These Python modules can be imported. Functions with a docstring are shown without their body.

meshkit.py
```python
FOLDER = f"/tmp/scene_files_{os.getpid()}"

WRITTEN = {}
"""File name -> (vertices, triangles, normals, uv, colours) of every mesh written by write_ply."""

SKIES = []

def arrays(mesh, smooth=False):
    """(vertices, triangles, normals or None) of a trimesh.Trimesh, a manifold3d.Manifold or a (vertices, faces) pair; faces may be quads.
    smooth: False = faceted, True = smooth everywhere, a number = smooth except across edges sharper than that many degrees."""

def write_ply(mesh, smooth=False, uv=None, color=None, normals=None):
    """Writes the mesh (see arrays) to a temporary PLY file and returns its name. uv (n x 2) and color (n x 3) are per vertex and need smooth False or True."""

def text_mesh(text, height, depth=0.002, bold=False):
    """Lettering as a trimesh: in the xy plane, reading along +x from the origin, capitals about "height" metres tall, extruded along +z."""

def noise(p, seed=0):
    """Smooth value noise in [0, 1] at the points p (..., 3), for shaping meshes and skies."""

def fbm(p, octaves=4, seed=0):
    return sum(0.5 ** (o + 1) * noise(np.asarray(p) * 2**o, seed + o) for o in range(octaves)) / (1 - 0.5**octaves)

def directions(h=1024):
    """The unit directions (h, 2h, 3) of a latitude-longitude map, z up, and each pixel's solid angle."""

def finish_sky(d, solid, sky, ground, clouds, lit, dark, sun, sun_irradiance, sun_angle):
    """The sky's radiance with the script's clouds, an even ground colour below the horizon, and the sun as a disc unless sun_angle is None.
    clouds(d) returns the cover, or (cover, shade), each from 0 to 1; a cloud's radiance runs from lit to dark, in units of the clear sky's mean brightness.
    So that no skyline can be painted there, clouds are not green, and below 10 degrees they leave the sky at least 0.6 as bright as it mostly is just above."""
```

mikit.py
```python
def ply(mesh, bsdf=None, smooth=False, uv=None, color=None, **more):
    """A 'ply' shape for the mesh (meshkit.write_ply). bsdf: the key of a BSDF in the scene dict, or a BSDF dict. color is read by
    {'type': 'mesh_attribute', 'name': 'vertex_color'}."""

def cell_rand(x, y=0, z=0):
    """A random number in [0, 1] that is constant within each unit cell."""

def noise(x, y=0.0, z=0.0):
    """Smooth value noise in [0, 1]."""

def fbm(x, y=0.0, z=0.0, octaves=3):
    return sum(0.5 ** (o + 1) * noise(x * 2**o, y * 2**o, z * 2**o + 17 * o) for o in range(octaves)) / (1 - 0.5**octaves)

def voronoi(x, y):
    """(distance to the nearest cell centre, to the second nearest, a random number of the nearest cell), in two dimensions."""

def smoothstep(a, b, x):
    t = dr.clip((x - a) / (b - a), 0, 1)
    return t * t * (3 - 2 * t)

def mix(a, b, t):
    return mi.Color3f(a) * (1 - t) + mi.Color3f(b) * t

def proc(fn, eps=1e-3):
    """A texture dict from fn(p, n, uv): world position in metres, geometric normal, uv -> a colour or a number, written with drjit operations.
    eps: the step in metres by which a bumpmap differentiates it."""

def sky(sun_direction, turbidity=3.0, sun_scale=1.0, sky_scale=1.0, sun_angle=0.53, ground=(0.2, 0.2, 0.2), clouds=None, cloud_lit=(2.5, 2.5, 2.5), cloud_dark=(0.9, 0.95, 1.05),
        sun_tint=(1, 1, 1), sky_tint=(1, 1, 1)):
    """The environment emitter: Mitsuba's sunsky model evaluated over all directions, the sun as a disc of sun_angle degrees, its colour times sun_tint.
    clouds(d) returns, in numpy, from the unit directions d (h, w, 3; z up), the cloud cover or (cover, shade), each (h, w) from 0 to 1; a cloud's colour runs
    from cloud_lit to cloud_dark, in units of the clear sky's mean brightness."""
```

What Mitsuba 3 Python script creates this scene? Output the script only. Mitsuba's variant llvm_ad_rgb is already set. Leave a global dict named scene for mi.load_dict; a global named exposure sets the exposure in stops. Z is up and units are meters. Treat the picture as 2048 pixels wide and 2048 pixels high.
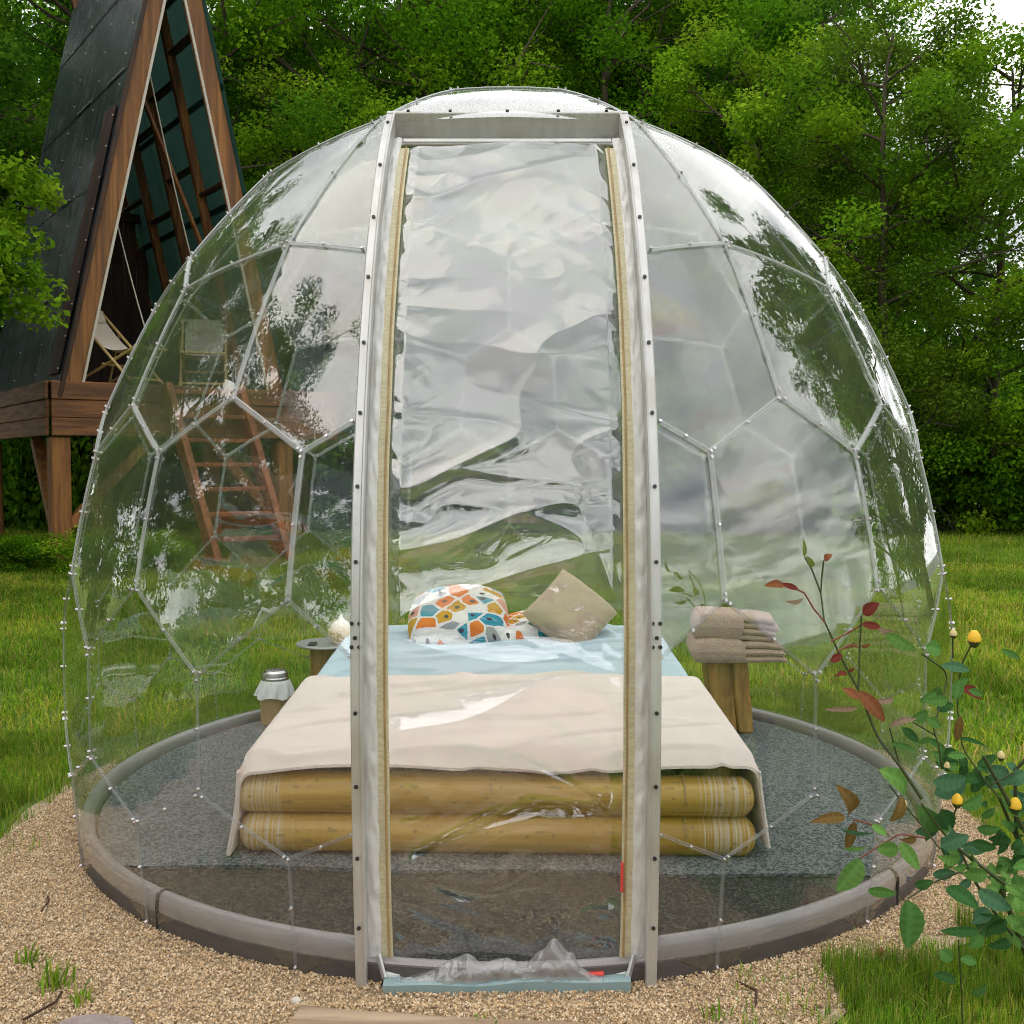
import math, random
import numpy as np
import trimesh
import drjit as dr
import mitsuba as mi
import mikit, meshkit
from mikit import proc, noise, fbm, voronoi, cell_rand, smoothstep, mix
from scipy.spatial import SphericalVoronoi, Delaunay
from shapely.geometry import Polygon, Point, LineString
from shapely import prepare, contains_xy

T = mi.ScalarTransform4f
scene, labels = {}, {}
# ---------------------------------------------------------------- camera, sky, exposure
EYE = np.array([0.0156, -4.331, 1.408])
PITCH = 0.0478
exposure = 1.75
scene['camera'] = {'type': 'perspective', 'fov': 52.52, 'fov_axis': 'x', 'near_clip': 0.05, 'far_clip': 500.0,
                   'to_world': T().look_at(origin=EYE.tolist(), target=(EYE + [0, math.cos(PITCH), -math.sin(PITCH)]).tolist(), up=[0, 0, 1])}


SUN = np.array([-0.52, -0.16, 0.84])
SUN = SUN / np.linalg.norm(SUN)


def cloud_cover(d):
    """Full overcast: brightest round the veiled sun, with soft banks of thicker cloud."""
    p = d / np.maximum(d[..., 2:3], 0.10)
    f = meshkit.fbm(np.stack([p[..., 0] * 1.5 + 3, p[..., 1] * 1.5, np.zeros_like(p[..., 0])], -1))
    glow = np.exp(-((1 - d @ SUN) / 0.28))
    return 1.0, np.clip(0.52 + (f - 0.5) * 2.6 - 0.60 * glow, 0, 1)


scene['daylight'] = mikit.sky(SUN.tolist(), turbidity=3, sun_scale=0.1, sun_angle=64, clouds=cloud_cover,
                              cloud_lit=(6.4, 6.35, 6.3), cloud_dark=(2.4, 2.5, 2.65))

# ---------------------------------------------------------------- helpers
used = {}


def number(name):
    n = used.get(name, 0)
    used[name] = n + 1
    return name if n == 0 else f'{name}_{n:03d}'


def thing(name, label, cat, group=None):
    k = number(name)
    labels[k] = {'label': label, 'category': cat}
    if group:
        labels[k]['group'] = group
    return k


def struct(name, mesh, mat, label=None, smooth=False, kind='structure', **kw):
    k = number(name)
    scene[k] = mikit.ply(mesh, 'mat_' + mat, smooth=smooth, **kw)
    labels[k] = {'kind': kind}
    if label:
        labels[k]['label'] = label
    return k


def part(parent, name, mesh, mat, smooth=False, label=None, kind=None, **kw):
    k = number(parent + '__' + name)
    if parent == 'bubble_tent':     # the base is a little flattened in front
        mesh = trimesh.Trimesh(np.array(mesh.vertices), np.array(mesh.faces), process=False)
        v = np.array(mesh.vertices)
        v[:, 1] *= 1 - 0.028 * (v[:, 1] < 0) * np.clip((1.3 - v[:, 2]) / 1.3, 0, 1)
        mesh.vertices = v
    scene[k] = mikit.ply(mesh, 'mat_' + mat, smooth=smooth, **kw)
    if label or kind:
        labels[k] = {}
        if label:
            labels[k]['label'] = label
        if kind:
            labels[k]['kind'] = kind
    return k


def single(name, mesh, mat, label, cat, smooth=False, group=None, kind=None, **kw):
    k = thing(name, label, cat, group)
    scene[k] = mikit.ply(mesh, 'mat_' + mat, smooth=smooth, **kw)
    if kind:
        labels[k]['kind'] = kind
    return k


def cat(ms):
    return trimesh.util.concatenate([m if isinstance(m, trimesh.Trimesh) else trimesh.Trimesh(m[0], m[1], process=False) for m in ms])


def tm(v, f):
    return trimesh.Trimesh(np.asarray(v, float), np.asarray(f, int), process=False)


def box(cx, cy, cz, sx, sy, sz, bev=0.0, rot=None):
    """A bevelled box; rot = 3x3."""
    if bev <= 0:
        m = trimesh.creation.box((sx, sy, sz))
    else:
        b = min(bev, 0.45 * min(sx, sy, sz))
        pts = []
        for x in (-1, 1):
            for y in (-1, 1):
                for z in (-1, 1):
                    q = np.array([x * sx / 2, y * sy / 2, z * sz / 2])
                    for a in range(3):
                        w = q.copy()
                        for o in range(3):
                            if o != a:
                                w[o] -= np.sign(w[o]) * b
                        pts.append(w)
        m = trimesh.convex.convex_hull(np.array(pts))
    v = np.array(m.vertices)
    if rot is not None:
        v = v @ np.asarray(rot).T
    return tm(v + [cx, cy, cz], m.faces)


def beam(p0, p1, w, h, up=(0, 0, 1), bev=0.008):
    """A straight timber from p0 to p1, width w (sideways), height h (along up)."""
    p0, p1 = np.array(p0, float), np.array(p1, float)
    d = p1 - p0
    L = np.linalg.norm(d)
    d /= L
    s = np.cross(d, up)
    s /= np.linalg.norm(s)
    u = np.cross(s, d)
    return box(*((p0 + p1) / 2), L, w, h, bev, np.stack([d, s, u], 1))


def tube(path, rad, n=8, cap=True):
    path = np.asarray(path, float)
    rad = np.broadcast_to(np.asarray(rad, float), (len(path),))
    t = np.gradient(path, axis=0)
    t /= np.linalg.norm(t, axis=1, keepdims=True) + 1e-12
    ref = np.array([0, 0, 1.0]) if abs(t[0, 2]) < 0.9 else np.array([1.0, 0, 0])
    a = np.cross(t[0], ref)
    a /= np.linalg.norm(a)
    ang = np.arange(n) * 2 * np.pi / n
    V = []
    for i in range(len(path)):
        a = a - t[i] * (a @ t[i])
        a /= np.linalg.norm(a)
        b = np.cross(t[i], a)
        V.append(path[i] + rad[i] * (np.cos(ang)[:, None] * a + np.sin(ang)[:, None] * b))
    V = np.vstack(V)
    F = []
    k = np.arange(n)
    for i in range(len(path) - 1):
        A, B = i * n + k, i * n + (k + 1) % n
        F += [np.stack([A, B, B + n], 1), np.stack([A, B + n, A + n], 1)]
    F = np.vstack(F)
    if cap:
        V = np.vstack([V, path[:1], path[-1:]])
        c0, c1 = len(V) - 2, len(V) - 1
        e = (len(path) - 1) * n
        F = np.vstack([F, np.stack([k * 0 + c0, (k + 1) % n, k], 1), np.stack([k * 0 + c1, e + k, e + (k + 1) % n], 1)])
    return tm(V, F)


def lathe(prof, n=40, loc=(0, 0, 0), wob=0.0, seed=0):
    """prof: (r, z) from bottom to top."""
    prof = np.asarray(prof, float)
    ang = np.arange(n) * 2 * np.pi / n
    V = np.concatenate([np.stack([r * np.cos(ang), r * np.sin(ang), 0 * ang + z], 1) for r, z in prof])
    if wob:
        q = np.stack([np.cos(np.tile(ang, len(prof))) * 1.3, np.sin(np.tile(ang, len(prof))) * 1.3, V[:, 2] * 2], 1) + seed * 7.3
        V[:, :2] *= 1 + wob * (meshkit.noise(q)[:, None] - 0.5)
    k = np.arange(n)
    F = []
    for i in range(len(prof) - 1):
        A, B = i * n + k, i * n + (k + 1) % n
        F += [np.stack([A, B, B + n], 1), np.stack([A, B + n, A + n], 1)]
    return tm(V + np.array(loc), np.vstack(F))


def grid_mesh(P):
    """P: (m, n, 3) points."""
    m, n = P.shape[:2]
    i = np.arange(m * n).reshape(m, n)
    a, b, c, d = i[:-1, :-1].ravel(), i[1:, :-1].ravel(), i[1:, 1:].ravel(), i[:-1, 1:].ravel()
    return tm(P.reshape(-1, 3), np.vstack([np.stack([a, b, c], 1), np.stack([a, c, d], 1)]))


def nfbm(p, o=3):
    p = np.asarray(p, float)
    return sum(0.5 ** (k + 1) * (meshkit.noise(p * 2 ** k + 31.7 * k) - 0.5) for k in range(o)) * 2


# ---------------------------------------------------------------- materials
def mat(k, d):
    scene['mat_' + k] = d
    return k


def rgb(*c):
    return {'type': 'rgb', 'value': list(c)}


def prin(col, rough=0.6, **kw):
    return {'type': 'principled', 'base_color': col if isinstance(col, dict) else rgb(*col), 'roughness': rough, **kw}


def two(d):
    return {'type': 'twosided', 'bsdf': d}


def wood_fn(c0, c1, c2, sx, sy, sz):
    def fn(p, n, uv):
        q = fbm(p.x * sx, p.y * sy, p.z * sz, 4)
        w = fbm(p.x * sx * 0.23 + 9, p.y * sy * 0.23, p.z * sz * 0.23, 2)
        c = mix(mi.Color3f(*c0), mi.Color3f(*c1), smoothstep(0.3, 0.7, q))
        return mix(c, mi.Color3f(*c2), smoothstep(0.5, 0.75, w) * 0.7)
    return fn


VC = {'type': 'mesh_attribute', 'name': 'vertex_color'}
mat('leaf_matter', {'type': 'principledthin', 'base_color': VC, 'roughness': 0.6, 'diff_trans': 0.8, 'spec_trans': 0.0, 'eta': 1.2})
mat('grass_matter', {'type': 'principledthin', 'base_color': VC, 'roughness': 0.6, 'diff_trans': 0.8, 'spec_trans': 0.0, 'eta': 1.3})
mat('bark', two(prin(proc(lambda p, n, uv: mix(mi.Color3f(0.05, 0.038, 0.026), mi.Color3f(0.13, 0.10, 0.07), fbm(p.x * 14, p.y * 14, p.z * 3, 3))), 0.9)))


def ground_fn(p, n, uv):
    a = fbm(p.x * 0.7, p.y * 0.7, 0.0, 3)
    b = noise(p.x * 40, p.y * 40, 0.0)
    c = mix(mi.Color3f(0.085, 0.14, 0.016), mi.Color3f(0.13, 0.18, 0.02), smoothstep(0.35, 0.65, a))
    return mix(c, mi.Color3f(0.07, 0.055, 0.03), b * 0.35)


mat('lawn_soil', prin(proc(ground_fn), 0.95))


def gravel_base_fn(p, n, uv):
    d1, d2, r = voronoi(p.x * 110, p.y * 110)
    c = mix(mi.Color3f(0.30, 0.22, 0.13), mi.Color3f(0.52, 0.40, 0.26), r)
    return c * (0.45 + 0.55 * smoothstep(0.0, 0.25, d2 - d1))


mat('gravel_bed', prin(proc(gravel_base_fn), 0.95))
mat('pebble_stone', two(prin(VC, 0.8)))


def floor_fn(p, n, uv):
    a = noise(p.x * 210, p.y * 210, 0.0)
    b = noise(p.x * 120 + 40, p.y * 120, 3.0)
    c = mix(mi.Color3f(0.016, 0.016, 0.015), mi.Color3f(0.075, 0.072, 0.062), smoothstep(0.4, 0.8, a * 0.65 + b * 0.35))
    return c


def carpet_fn(p, n, uv):
    a = noise(p.x * 230, p.y * 230, p.z * 230)
    b = noise(p.x * 120 + 40, p.y * 120, p.z * 120)
    m = smoothstep(0.3, 0.72, a * 0.6 + b * 0.4)
    c = mix(mi.Color3f(0.038, 0.045, 0.05), mi.Color3f(0.175, 0.188, 0.192), m)
    return c * (0.9 + 0.2 * fbm(p.x * 3, p.y * 3, 0.0, 2))


mat('floor_mat', prin(proc(floor_fn), 0.95))
mat('carpet_pile', two({'type': 'bumpmap', 'arbitrary': proc(lambda p, n, uv: noise(p.x * 230, p.y * 230, 0.0)), 'scale': 0.003, 'bsdf': prin(proc(carpet_fn), 0.95)}))
mat('ring_plastic', two(prin(proc(lambda p, n, uv: mix(mi.Color3f(0.22, 0.20, 0.205), mi.Color3f(0.31, 0.285, 0.295), fbm(p.x * 5, p.y * 5, p.z * 20, 3))), 0.22, specular=0.6)))
# clear plastic with a trace of dust and haze
mat('base_shade_tone', two(prin(proc(lambda p, n, uv: mix(mi.Color3f(0.05, 0.043, 0.04), mi.Color3f(0.11, 0.095, 0.085), fbm(p.x * 12, p.y * 12, p.z * 30, 3))), 0.6)))  # dark tone standing in for shade on the ring's lower side
mat('rear_panel', {'type': 'thindielectric', 'int_ior': 1.5, 'specular_transmittance': rgb(0.94, 0.96, 0.95)})
mat('clear_panel', {'type': 'thindielectric', 'int_ior': 1.62, 'specular_transmittance': rgb(0.93, 0.955, 0.945)})
mat('dusty_panel', {'type': 'blendbsdf', 'weight': 0.022, 'bsdf_0': {'type': 'thindielectric', 'int_ior': 1.84, 'specular_transmittance': rgb(0.93, 0.955, 0.945)},
                    'bsdf_1': {'type': 'principledthin', 'base_color': rgb(0.8, 0.82, 0.82), 'roughness': 0.8, 'diff_trans': 0.6, 'spec_trans': 0.0, 'eta': 1.2}})
mat('clean_film', {'type': 'thindielectric', 'int_ior': 1.95, 'specular_transmittance': rgb(0.95, 0.96, 0.955)})
mat('clear_film', {'type': 'blendbsdf', 'weight': 0.06, 'bsdf_0': {'type': 'thindielectric', 'int_ior': 2.1, 'specular_transmittance': rgb(0.95, 0.96, 0.955)},
                   'bsdf_1': {'type': 'principledthin', 'base_color': rgb(0.8, 0.82, 0.83), 'roughness': 0.8, 'diff_trans': 0.6, 'spec_trans': 0.0, 'eta': 1.2}})
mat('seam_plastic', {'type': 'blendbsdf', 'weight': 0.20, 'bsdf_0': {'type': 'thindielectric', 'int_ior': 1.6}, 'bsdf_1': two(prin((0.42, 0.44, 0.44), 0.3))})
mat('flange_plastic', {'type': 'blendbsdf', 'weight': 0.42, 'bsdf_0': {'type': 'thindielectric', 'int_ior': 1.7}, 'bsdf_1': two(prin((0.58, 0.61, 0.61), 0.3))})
mat('bunched_film', {'type': 'blendbsdf', 'weight': 0.13, 'bsdf_0': {'type': 'thindielectric', 'int_ior': 2.0}, 'bsdf_1': two(prin((0.8, 0.8, 0.8), 0.35))})
mat('screw_metal', {'type': 'roughconductor', 'material': 'Cr', 'alpha': 0.25})


def alu_fn(p, n, uv):
    a = fbm(p.x * 60, p.y * 6, p.z * 6, 3)
    d = smoothstep(0.45, 0.75, fbm(p.x * 9, p.y * 9, p.z * 5, 3))
    c = mix(mi.Color3f(0.49, 0.49, 0.48), mi.Color3f(0.63, 0.63, 0.62), a)
    return mix(c, mi.Color3f(0.42, 0.385, 0.33), d * 0.55)


mat('aluminium', two(prin(proc(alu_fn), 0.42, metallic=0.55)))
mat('flap_fabric', two(prin(proc(lambda p, n, uv: mix(mi.Color3f(0.47, 0.465, 0.44), mi.Color3f(0.68, 0.68, 0.665), fbm(p.x * 40, p.y * 25, p.z * 25, 3))), 0.5)))
mat('zipper_tape', two(prin(proc(lambda p, n, uv: mix(mi.Color3f(0.41, 0.365, 0.22), mi.Color3f(0.54, 0.495, 0.34), noise(p.x * 90, p.y * 40, p.z * 170)) * (0.85 + 0.3 * fbm(p.x * 5, p.y * 5, p.z * 5, 2))), 0.6)))
mat('sill_teal', two(prin((0.24, 0.34, 0.35), 0.4)))
mat('red_plastic', two(prin((0.62, 0.06, 0.05), 0.4)))


def bamboo_fn(p, n, uv):
    a = fbm(p.x * 3.0, p.y * 60, p.z * 60, 3)
    b = fbm(p.x * 2.2 + 5, p.y * 7, p.z * 7, 3)
    c = mix(mi.Color3f(0.36, 0.20, 0.030), mi.Color3f(0.52, 0.32, 0.07), smoothstep(0.25, 0.75, a * 0.5 + b * 0.5))
    e = smoothstep(0.55, 0.80, dr.abs(p.x + 0.05)) * noise(p.x * 190, p.y * 2.0, p.z * 2.0)
    c = mix(c, mi.Color3f(0.55, 0.47, 0.34), smoothstep(0.25, 0.7, e) * 0.8)
    s = smoothstep(0.80, 0.88, noise(p.x * 45, p.y * 60, p.z * 60))
    return mix(c, mi.Color3f(0.20, 0.13, 0.05), s * 0.5)


mat('bamboo', two(prin(proc(bamboo_fn), 0.38)))
mat('bamboo_joint', two(prin(proc(lambda p, n, uv: mix(mi.Color3f(0.42, 0.29, 0.12), mi.Color3f(0.22, 0.14, 0.06), fbm(p.x * 50, p.y * 20, p.z * 20, 2))), 0.6)))
mat('thin_bamboo', two(prin(proc(lambda p, n, uv: mix(mi.Color3f(0.42, 0.29, 0.09), mi.Color3f(0.60, 0.45, 0.2), fbm(p.x * 20, p.y * 20, p.z * 9, 3))), 0.5)))


def weave(c0, c1, f):
    def fn(p, n, uv):
        a = 0.5 + 0.25 * (dr.sin(p.x * f) + dr.sin(p.y * f + p.z * f))
        return mix(mi.Color3f(*c0), mi.Color3f(*c1), 0.5 * a + 0.5 * fbm(p.x * 9, p.y * 9, p.z * 9, 3))
    return fn


mat('cream_wool', two({'type': 'bumpmap', 'arbitrary': proc(lambda p, n, uv: noise(p.x * 190, p.y * 190, p.z * 190) * 0.6 + fbm(p.x * 26, p.y * 46, p.z * 26, 2)), 'scale': 0.005, 'bsdf': prin(proc(weave((0.66, 0.555, 0.505), (0.77, 0.675, 0.625), 1500)), 0.9, sheen=0.3)}))
mat('blue_cotton', two({'type': 'bumpmap', 'arbitrary': proc(lambda p, n, uv: fbm(p.x * 18 + 3, p.y * 40, p.z * 20, 3)), 'scale': 0.006, 'bsdf': prin(proc(weave((0.37, 0.475, 0.535), (0.46, 0.565, 0.625), 1800)), 0.9, sheen=0.2)}))
mat('mattress_cloth', two(prin((0.62, 0.55, 0.42), 0.9)))
mat('mattress_edge', two(prin((0.66, 0.50, 0.22), 0.8)))
mat('beige_linen', two(prin(proc(weave((0.40, 0.30, 0.21), (0.52, 0.41, 0.30), 1300)), 0.9, sheen=0.2)))
mat('towel_terry', two({'type': 'bumpmap', 'arbitrary': proc(lambda p, n, uv: noise(p.x * 260, p.y * 260, p.z * 260)), 'scale': 0.004,
                        'bsdf': prin(proc(lambda p, n, uv: mix(mi.Color3f(0.34, 0.24, 0.19), mi.Color3f(0.50, 0.37, 0.31), noise(p.x * 160, p.y * 160, p.z * 160))), 0.95, sheen=0.4)}))


def print_fn(p, n, uv):
    d1, d2, r = voronoi(uv.x * 6.0, uv.y * 6.0)
    q = cell_rand(r * 9973.0, 3.0, 1.0)
    col = mi.Color3f(0.80, 0.78, 0.74)
    for lo, c in ((0.10, (0.72, 0.17, 0.015)), (0.22, (0.03, 0.28, 0.38)), (0.34, (0.56, 0.28, 0.015)), (0.45, (0.34, 0.04, 0.18)), (0.54, (0.66, 0.30, 0.24)), (0.62, (0.30, 0.32, 0.34)), (0.72, (0.8, 0.78, 0.74))):
        col = dr.select(r > lo, mi.Color3f(*c), col)
    col = dr.select(d2 - d1 < 0.15, mi.Color3f(0.74, 0.72, 0.69), col)
    dot = (d1 < 0.15) & (q > 0.55)
    return dr.select(dot, mi.Color3f(0.04, 0.035, 0.05), col)


mat('printed_cotton', two(prin(proc(print_fn), 0.8)))
mat('stump_wood', two(prin(proc(wood_fn((0.16, 0.085, 0.035), (0.30, 0.17, 0.06), (0.09, 0.05, 0.025), 26, 26, 3)), 0.75)))
mat('oak_block', two(prin(proc(wood_fn((0.20, 0.105, 0.03), (0.40, 0.22, 0.06), (0.12, 0.06, 0.02), 34, 34, 2.5)), 0.7)))
mat('zinc_disc', two(prin((0.42, 0.43, 0.42), 0.35, metallic=0.5)))
mat('onion_glass', two(prin(proc(lambda p, n, uv: mix(mi.Color3f(0.66, 0.50, 0.24), mi.Color3f(0.82, 0.78, 0.68), smoothstep(0.52, 0.575, p.z))), 0.3)))
mat('black_plastic', two(prin((0.02, 0.02, 0.022), 0.4)))
mat('kraft_board', two(prin((0.46, 0.30, 0.15), 0.7)))
mat('white_bag', two(prin((0.75, 0.75, 0.74), 0.35)))
mat('steel_lid', {'type': 'roughconductor', 'material': 'Cr', 'alpha': 0.2})
mat('deck_wood', two(prin(proc(wood_fn((0.13, 0.05, 0.018), (0.25, 0.10, 0.03), (0.09, 0.038, 0.016), 2.5, 2.5, 26)), 0.65)))
mat('post_wood', two(prin(proc(wood_fn((0.19, 0.072, 0.018), (0.34, 0.145, 0.035), (0.13, 0.05, 0.018), 26, 26, 1.4)), 0.65)))
mat('ladder_wood', two(prin(proc(wood_fn((0.20, 0.058, 0.018), (0.36, 0.115, 0.035), (0.14, 0.042, 0.016), 26, 26, 1.4)), 0.65)))
mat('rafter_wood', two(prin(proc(wood_fn((0.17, 0.068, 0.018), (0.32, 0.135, 0.034), (0.11, 0.045, 0.018), 30, 30, 1.2)), 0.65)))


def sheet_fn(p, n, uv):
    a = fbm(uv.x * 18, uv.y * 1.2, 0.0, 4)
    s = smoothstep(0.66, 0.74, fbm(uv.x * 60 + 3, uv.y * 3.0, 2.0, 3))
    c = mix(mi.Color3f(0.010, 0.014, 0.022), mi.Color3f(0.03, 0.038, 0.05), a)
    return mix(c, mi.Color3f(0.22, 0.25, 0.30), s * 0.5)


mat('dark_sheet', two(prin(proc(sheet_fn), 0.22, specular=0.5)))
mat('teal_sheet', {'type': 'principledthin', 'base_color': proc(lambda p, n, uv: mix(mi.Color3f(0.02, 0.055, 0.05), mi.Color3f(0.05, 0.11, 0.085), fbm(p.x * 3, p.y * 3, p.z * 1.0, 3))), 'roughness': 0.3, 'diff_trans': 1.2})
mat('dark_board', two(prin(proc(wood_fn((0.03, 0.016, 0.01), (0.07, 0.03, 0.016), (0.02, 0.012, 0.01), 12, 12, 1.5)), 0.7)))
mat('pale_trim', two(prin((0.55, 0.50, 0.42), 0.6)))
mat('canvas', two(prin((0.52, 0.46, 0.38), 0.85)))
mat('weathered_wood', two(prin(proc(wood_fn((0.28, 0.19, 0.12), (0.44, 0.33, 0.22), (0.2, 0.14, 0.09), 4, 40, 40)), 0.85)))
mat('dry_straw', two(prin((0.34, 0.20, 0.09), 0.9)))
mat('rose_leaf_matter', {'type': 'principledthin', 'base_color': VC, 'roughness': 0.35, 'diff_trans': 0.6, 'spec_trans': 0.0, 'eta': 1.4})
mat('rose_cane', two(prin((0.045, 0.06, 0.02), 0.5)))
mat('rose_cane_red', two(prin((0.20, 0.05, 0.03), 0.5)))
mat('rose_yellow', two(prin((0.80, 0.48, 0.03), 0.6)))
mat('rose_pale', two(prin((0.62, 0.50, 0.24), 0.6)))
mat('red_petal', two(prin((0.30, 0.05, 0.05), 0.6)))
mat('grey_stone', two(prin(proc(lambda p, n, uv: mix(mi.Color3f(0.20, 0.155, 0.15), mi.Color3f(0.34, 0.28, 0.26), fbm(p.x * 30, p.y * 30, p.z * 30, 3))), 0.85)))
#==STRUCTURE==
# ================================================================ ground
rng = np.random.default_rng(11)
G = 60
gx = np.linspace(-60, 60, 121)
gy = np.linspace(-50, 70, 121)
GX, GY = np.meshgrid(gx, gy, indexing='ij')
struct('lawn_ground', grid_mesh(np.stack([GX, GY, 0 * GX], -1)), 'lawn_soil')
gravel_edge = [(-1.60, 0.9), (-1.80, 0.62), (-1.93, 0.25), (-1.96, -0.2), (-1.88, -0.60), (-2.1, -1.0), (-2.6, -1.5), (-2.9, -2.6), (-2.6, -4.6), (0.3, -4.9), (0.62, -2.6),
               (0.78, -1.86), (0.93, -1.66), (1.17, -1.47), (1.42, -1.33), (1.76, -1.15), (1.93, -0.85), (1.95, -0.1), (1.84, 0.5), (1.6, 0.9), (0, 1.4)]
ge = Polygon(gravel_edge).buffer(0.12).buffer(-0.12)
gxy = np.array(ge.exterior.coords)[:-1]
gj = gxy + 0.03 * np.stack([meshkit.noise(np.c_[gxy * 9, gxy[:, :1] * 0]) - 0.5, meshkit.noise(np.c_[gxy * 9 + 40, gxy[:, :1] * 0]) - 0.5], 1)
gravel_poly = Polygon(gj)
gm = trimesh.creation.triangulate_polygon(gravel_poly, engine='earcut')
struct('gravel_bed', tm(np.c_[gm[0], np.full(len(gm[0]), 0.005)], gm[1]), 'gravel_bed')
# pebbles: one patch of loose stones, laid many times over the bed
ico = trimesh.Trimesh([[1, 0, 0], [-1, 0, 0], [0, 1, 0], [0, -1, 0], [0, 0, 1], [0, 0, -1]], [[0, 2, 4], [2, 1, 4], [1, 3, 4], [3, 0, 4], [2, 0, 5], [1, 2, 5], [3, 1, 5], [0, 3, 5]], process=False)


def pebble_patch(size, n, seed):
    r = np.random.default_rng(seed)
    V, F, C = [], [], []
    pal = np.array([1.0, 0.95, 0.86]) * np.array([[0.54, 0.40, 0.24], [0.60, 0.46, 0.30], [0.47, 0.34, 0.20], [0.70, 0.58, 0.43], [0.36, 0.27, 0.18], [0.58, 0.42, 0.26], [0.30, 0.23, 0.16], [0.76, 0.67, 0.53]])
    for i in range(n):
        s = r.uniform(0.0027, 0.0052) * np.array([1, r.uniform(0.65, 1), r.uniform(0.5, 0.8)])
        R = trimesh.transformations.random_rotation_matrix(r.random(3))[:3, :3]
        v = (ico.vertices * (1 + 0.16 * r.standard_normal((6, 1))) * s) @ R.T
        v = v + [r.uniform(0, size), r.uniform(0, size), 0.006 + r.uniform(-0.001, 0.004)]
        F.append(ico.faces + 6 * i)
        V.append(v)
        C.append(np.tile(pal[r.integers(len(pal))] * r.uniform(0.85, 1.12), (6, 1)))
    return tm(np.vstack(V), np.vstack(F)), np.vstack(C)


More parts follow.
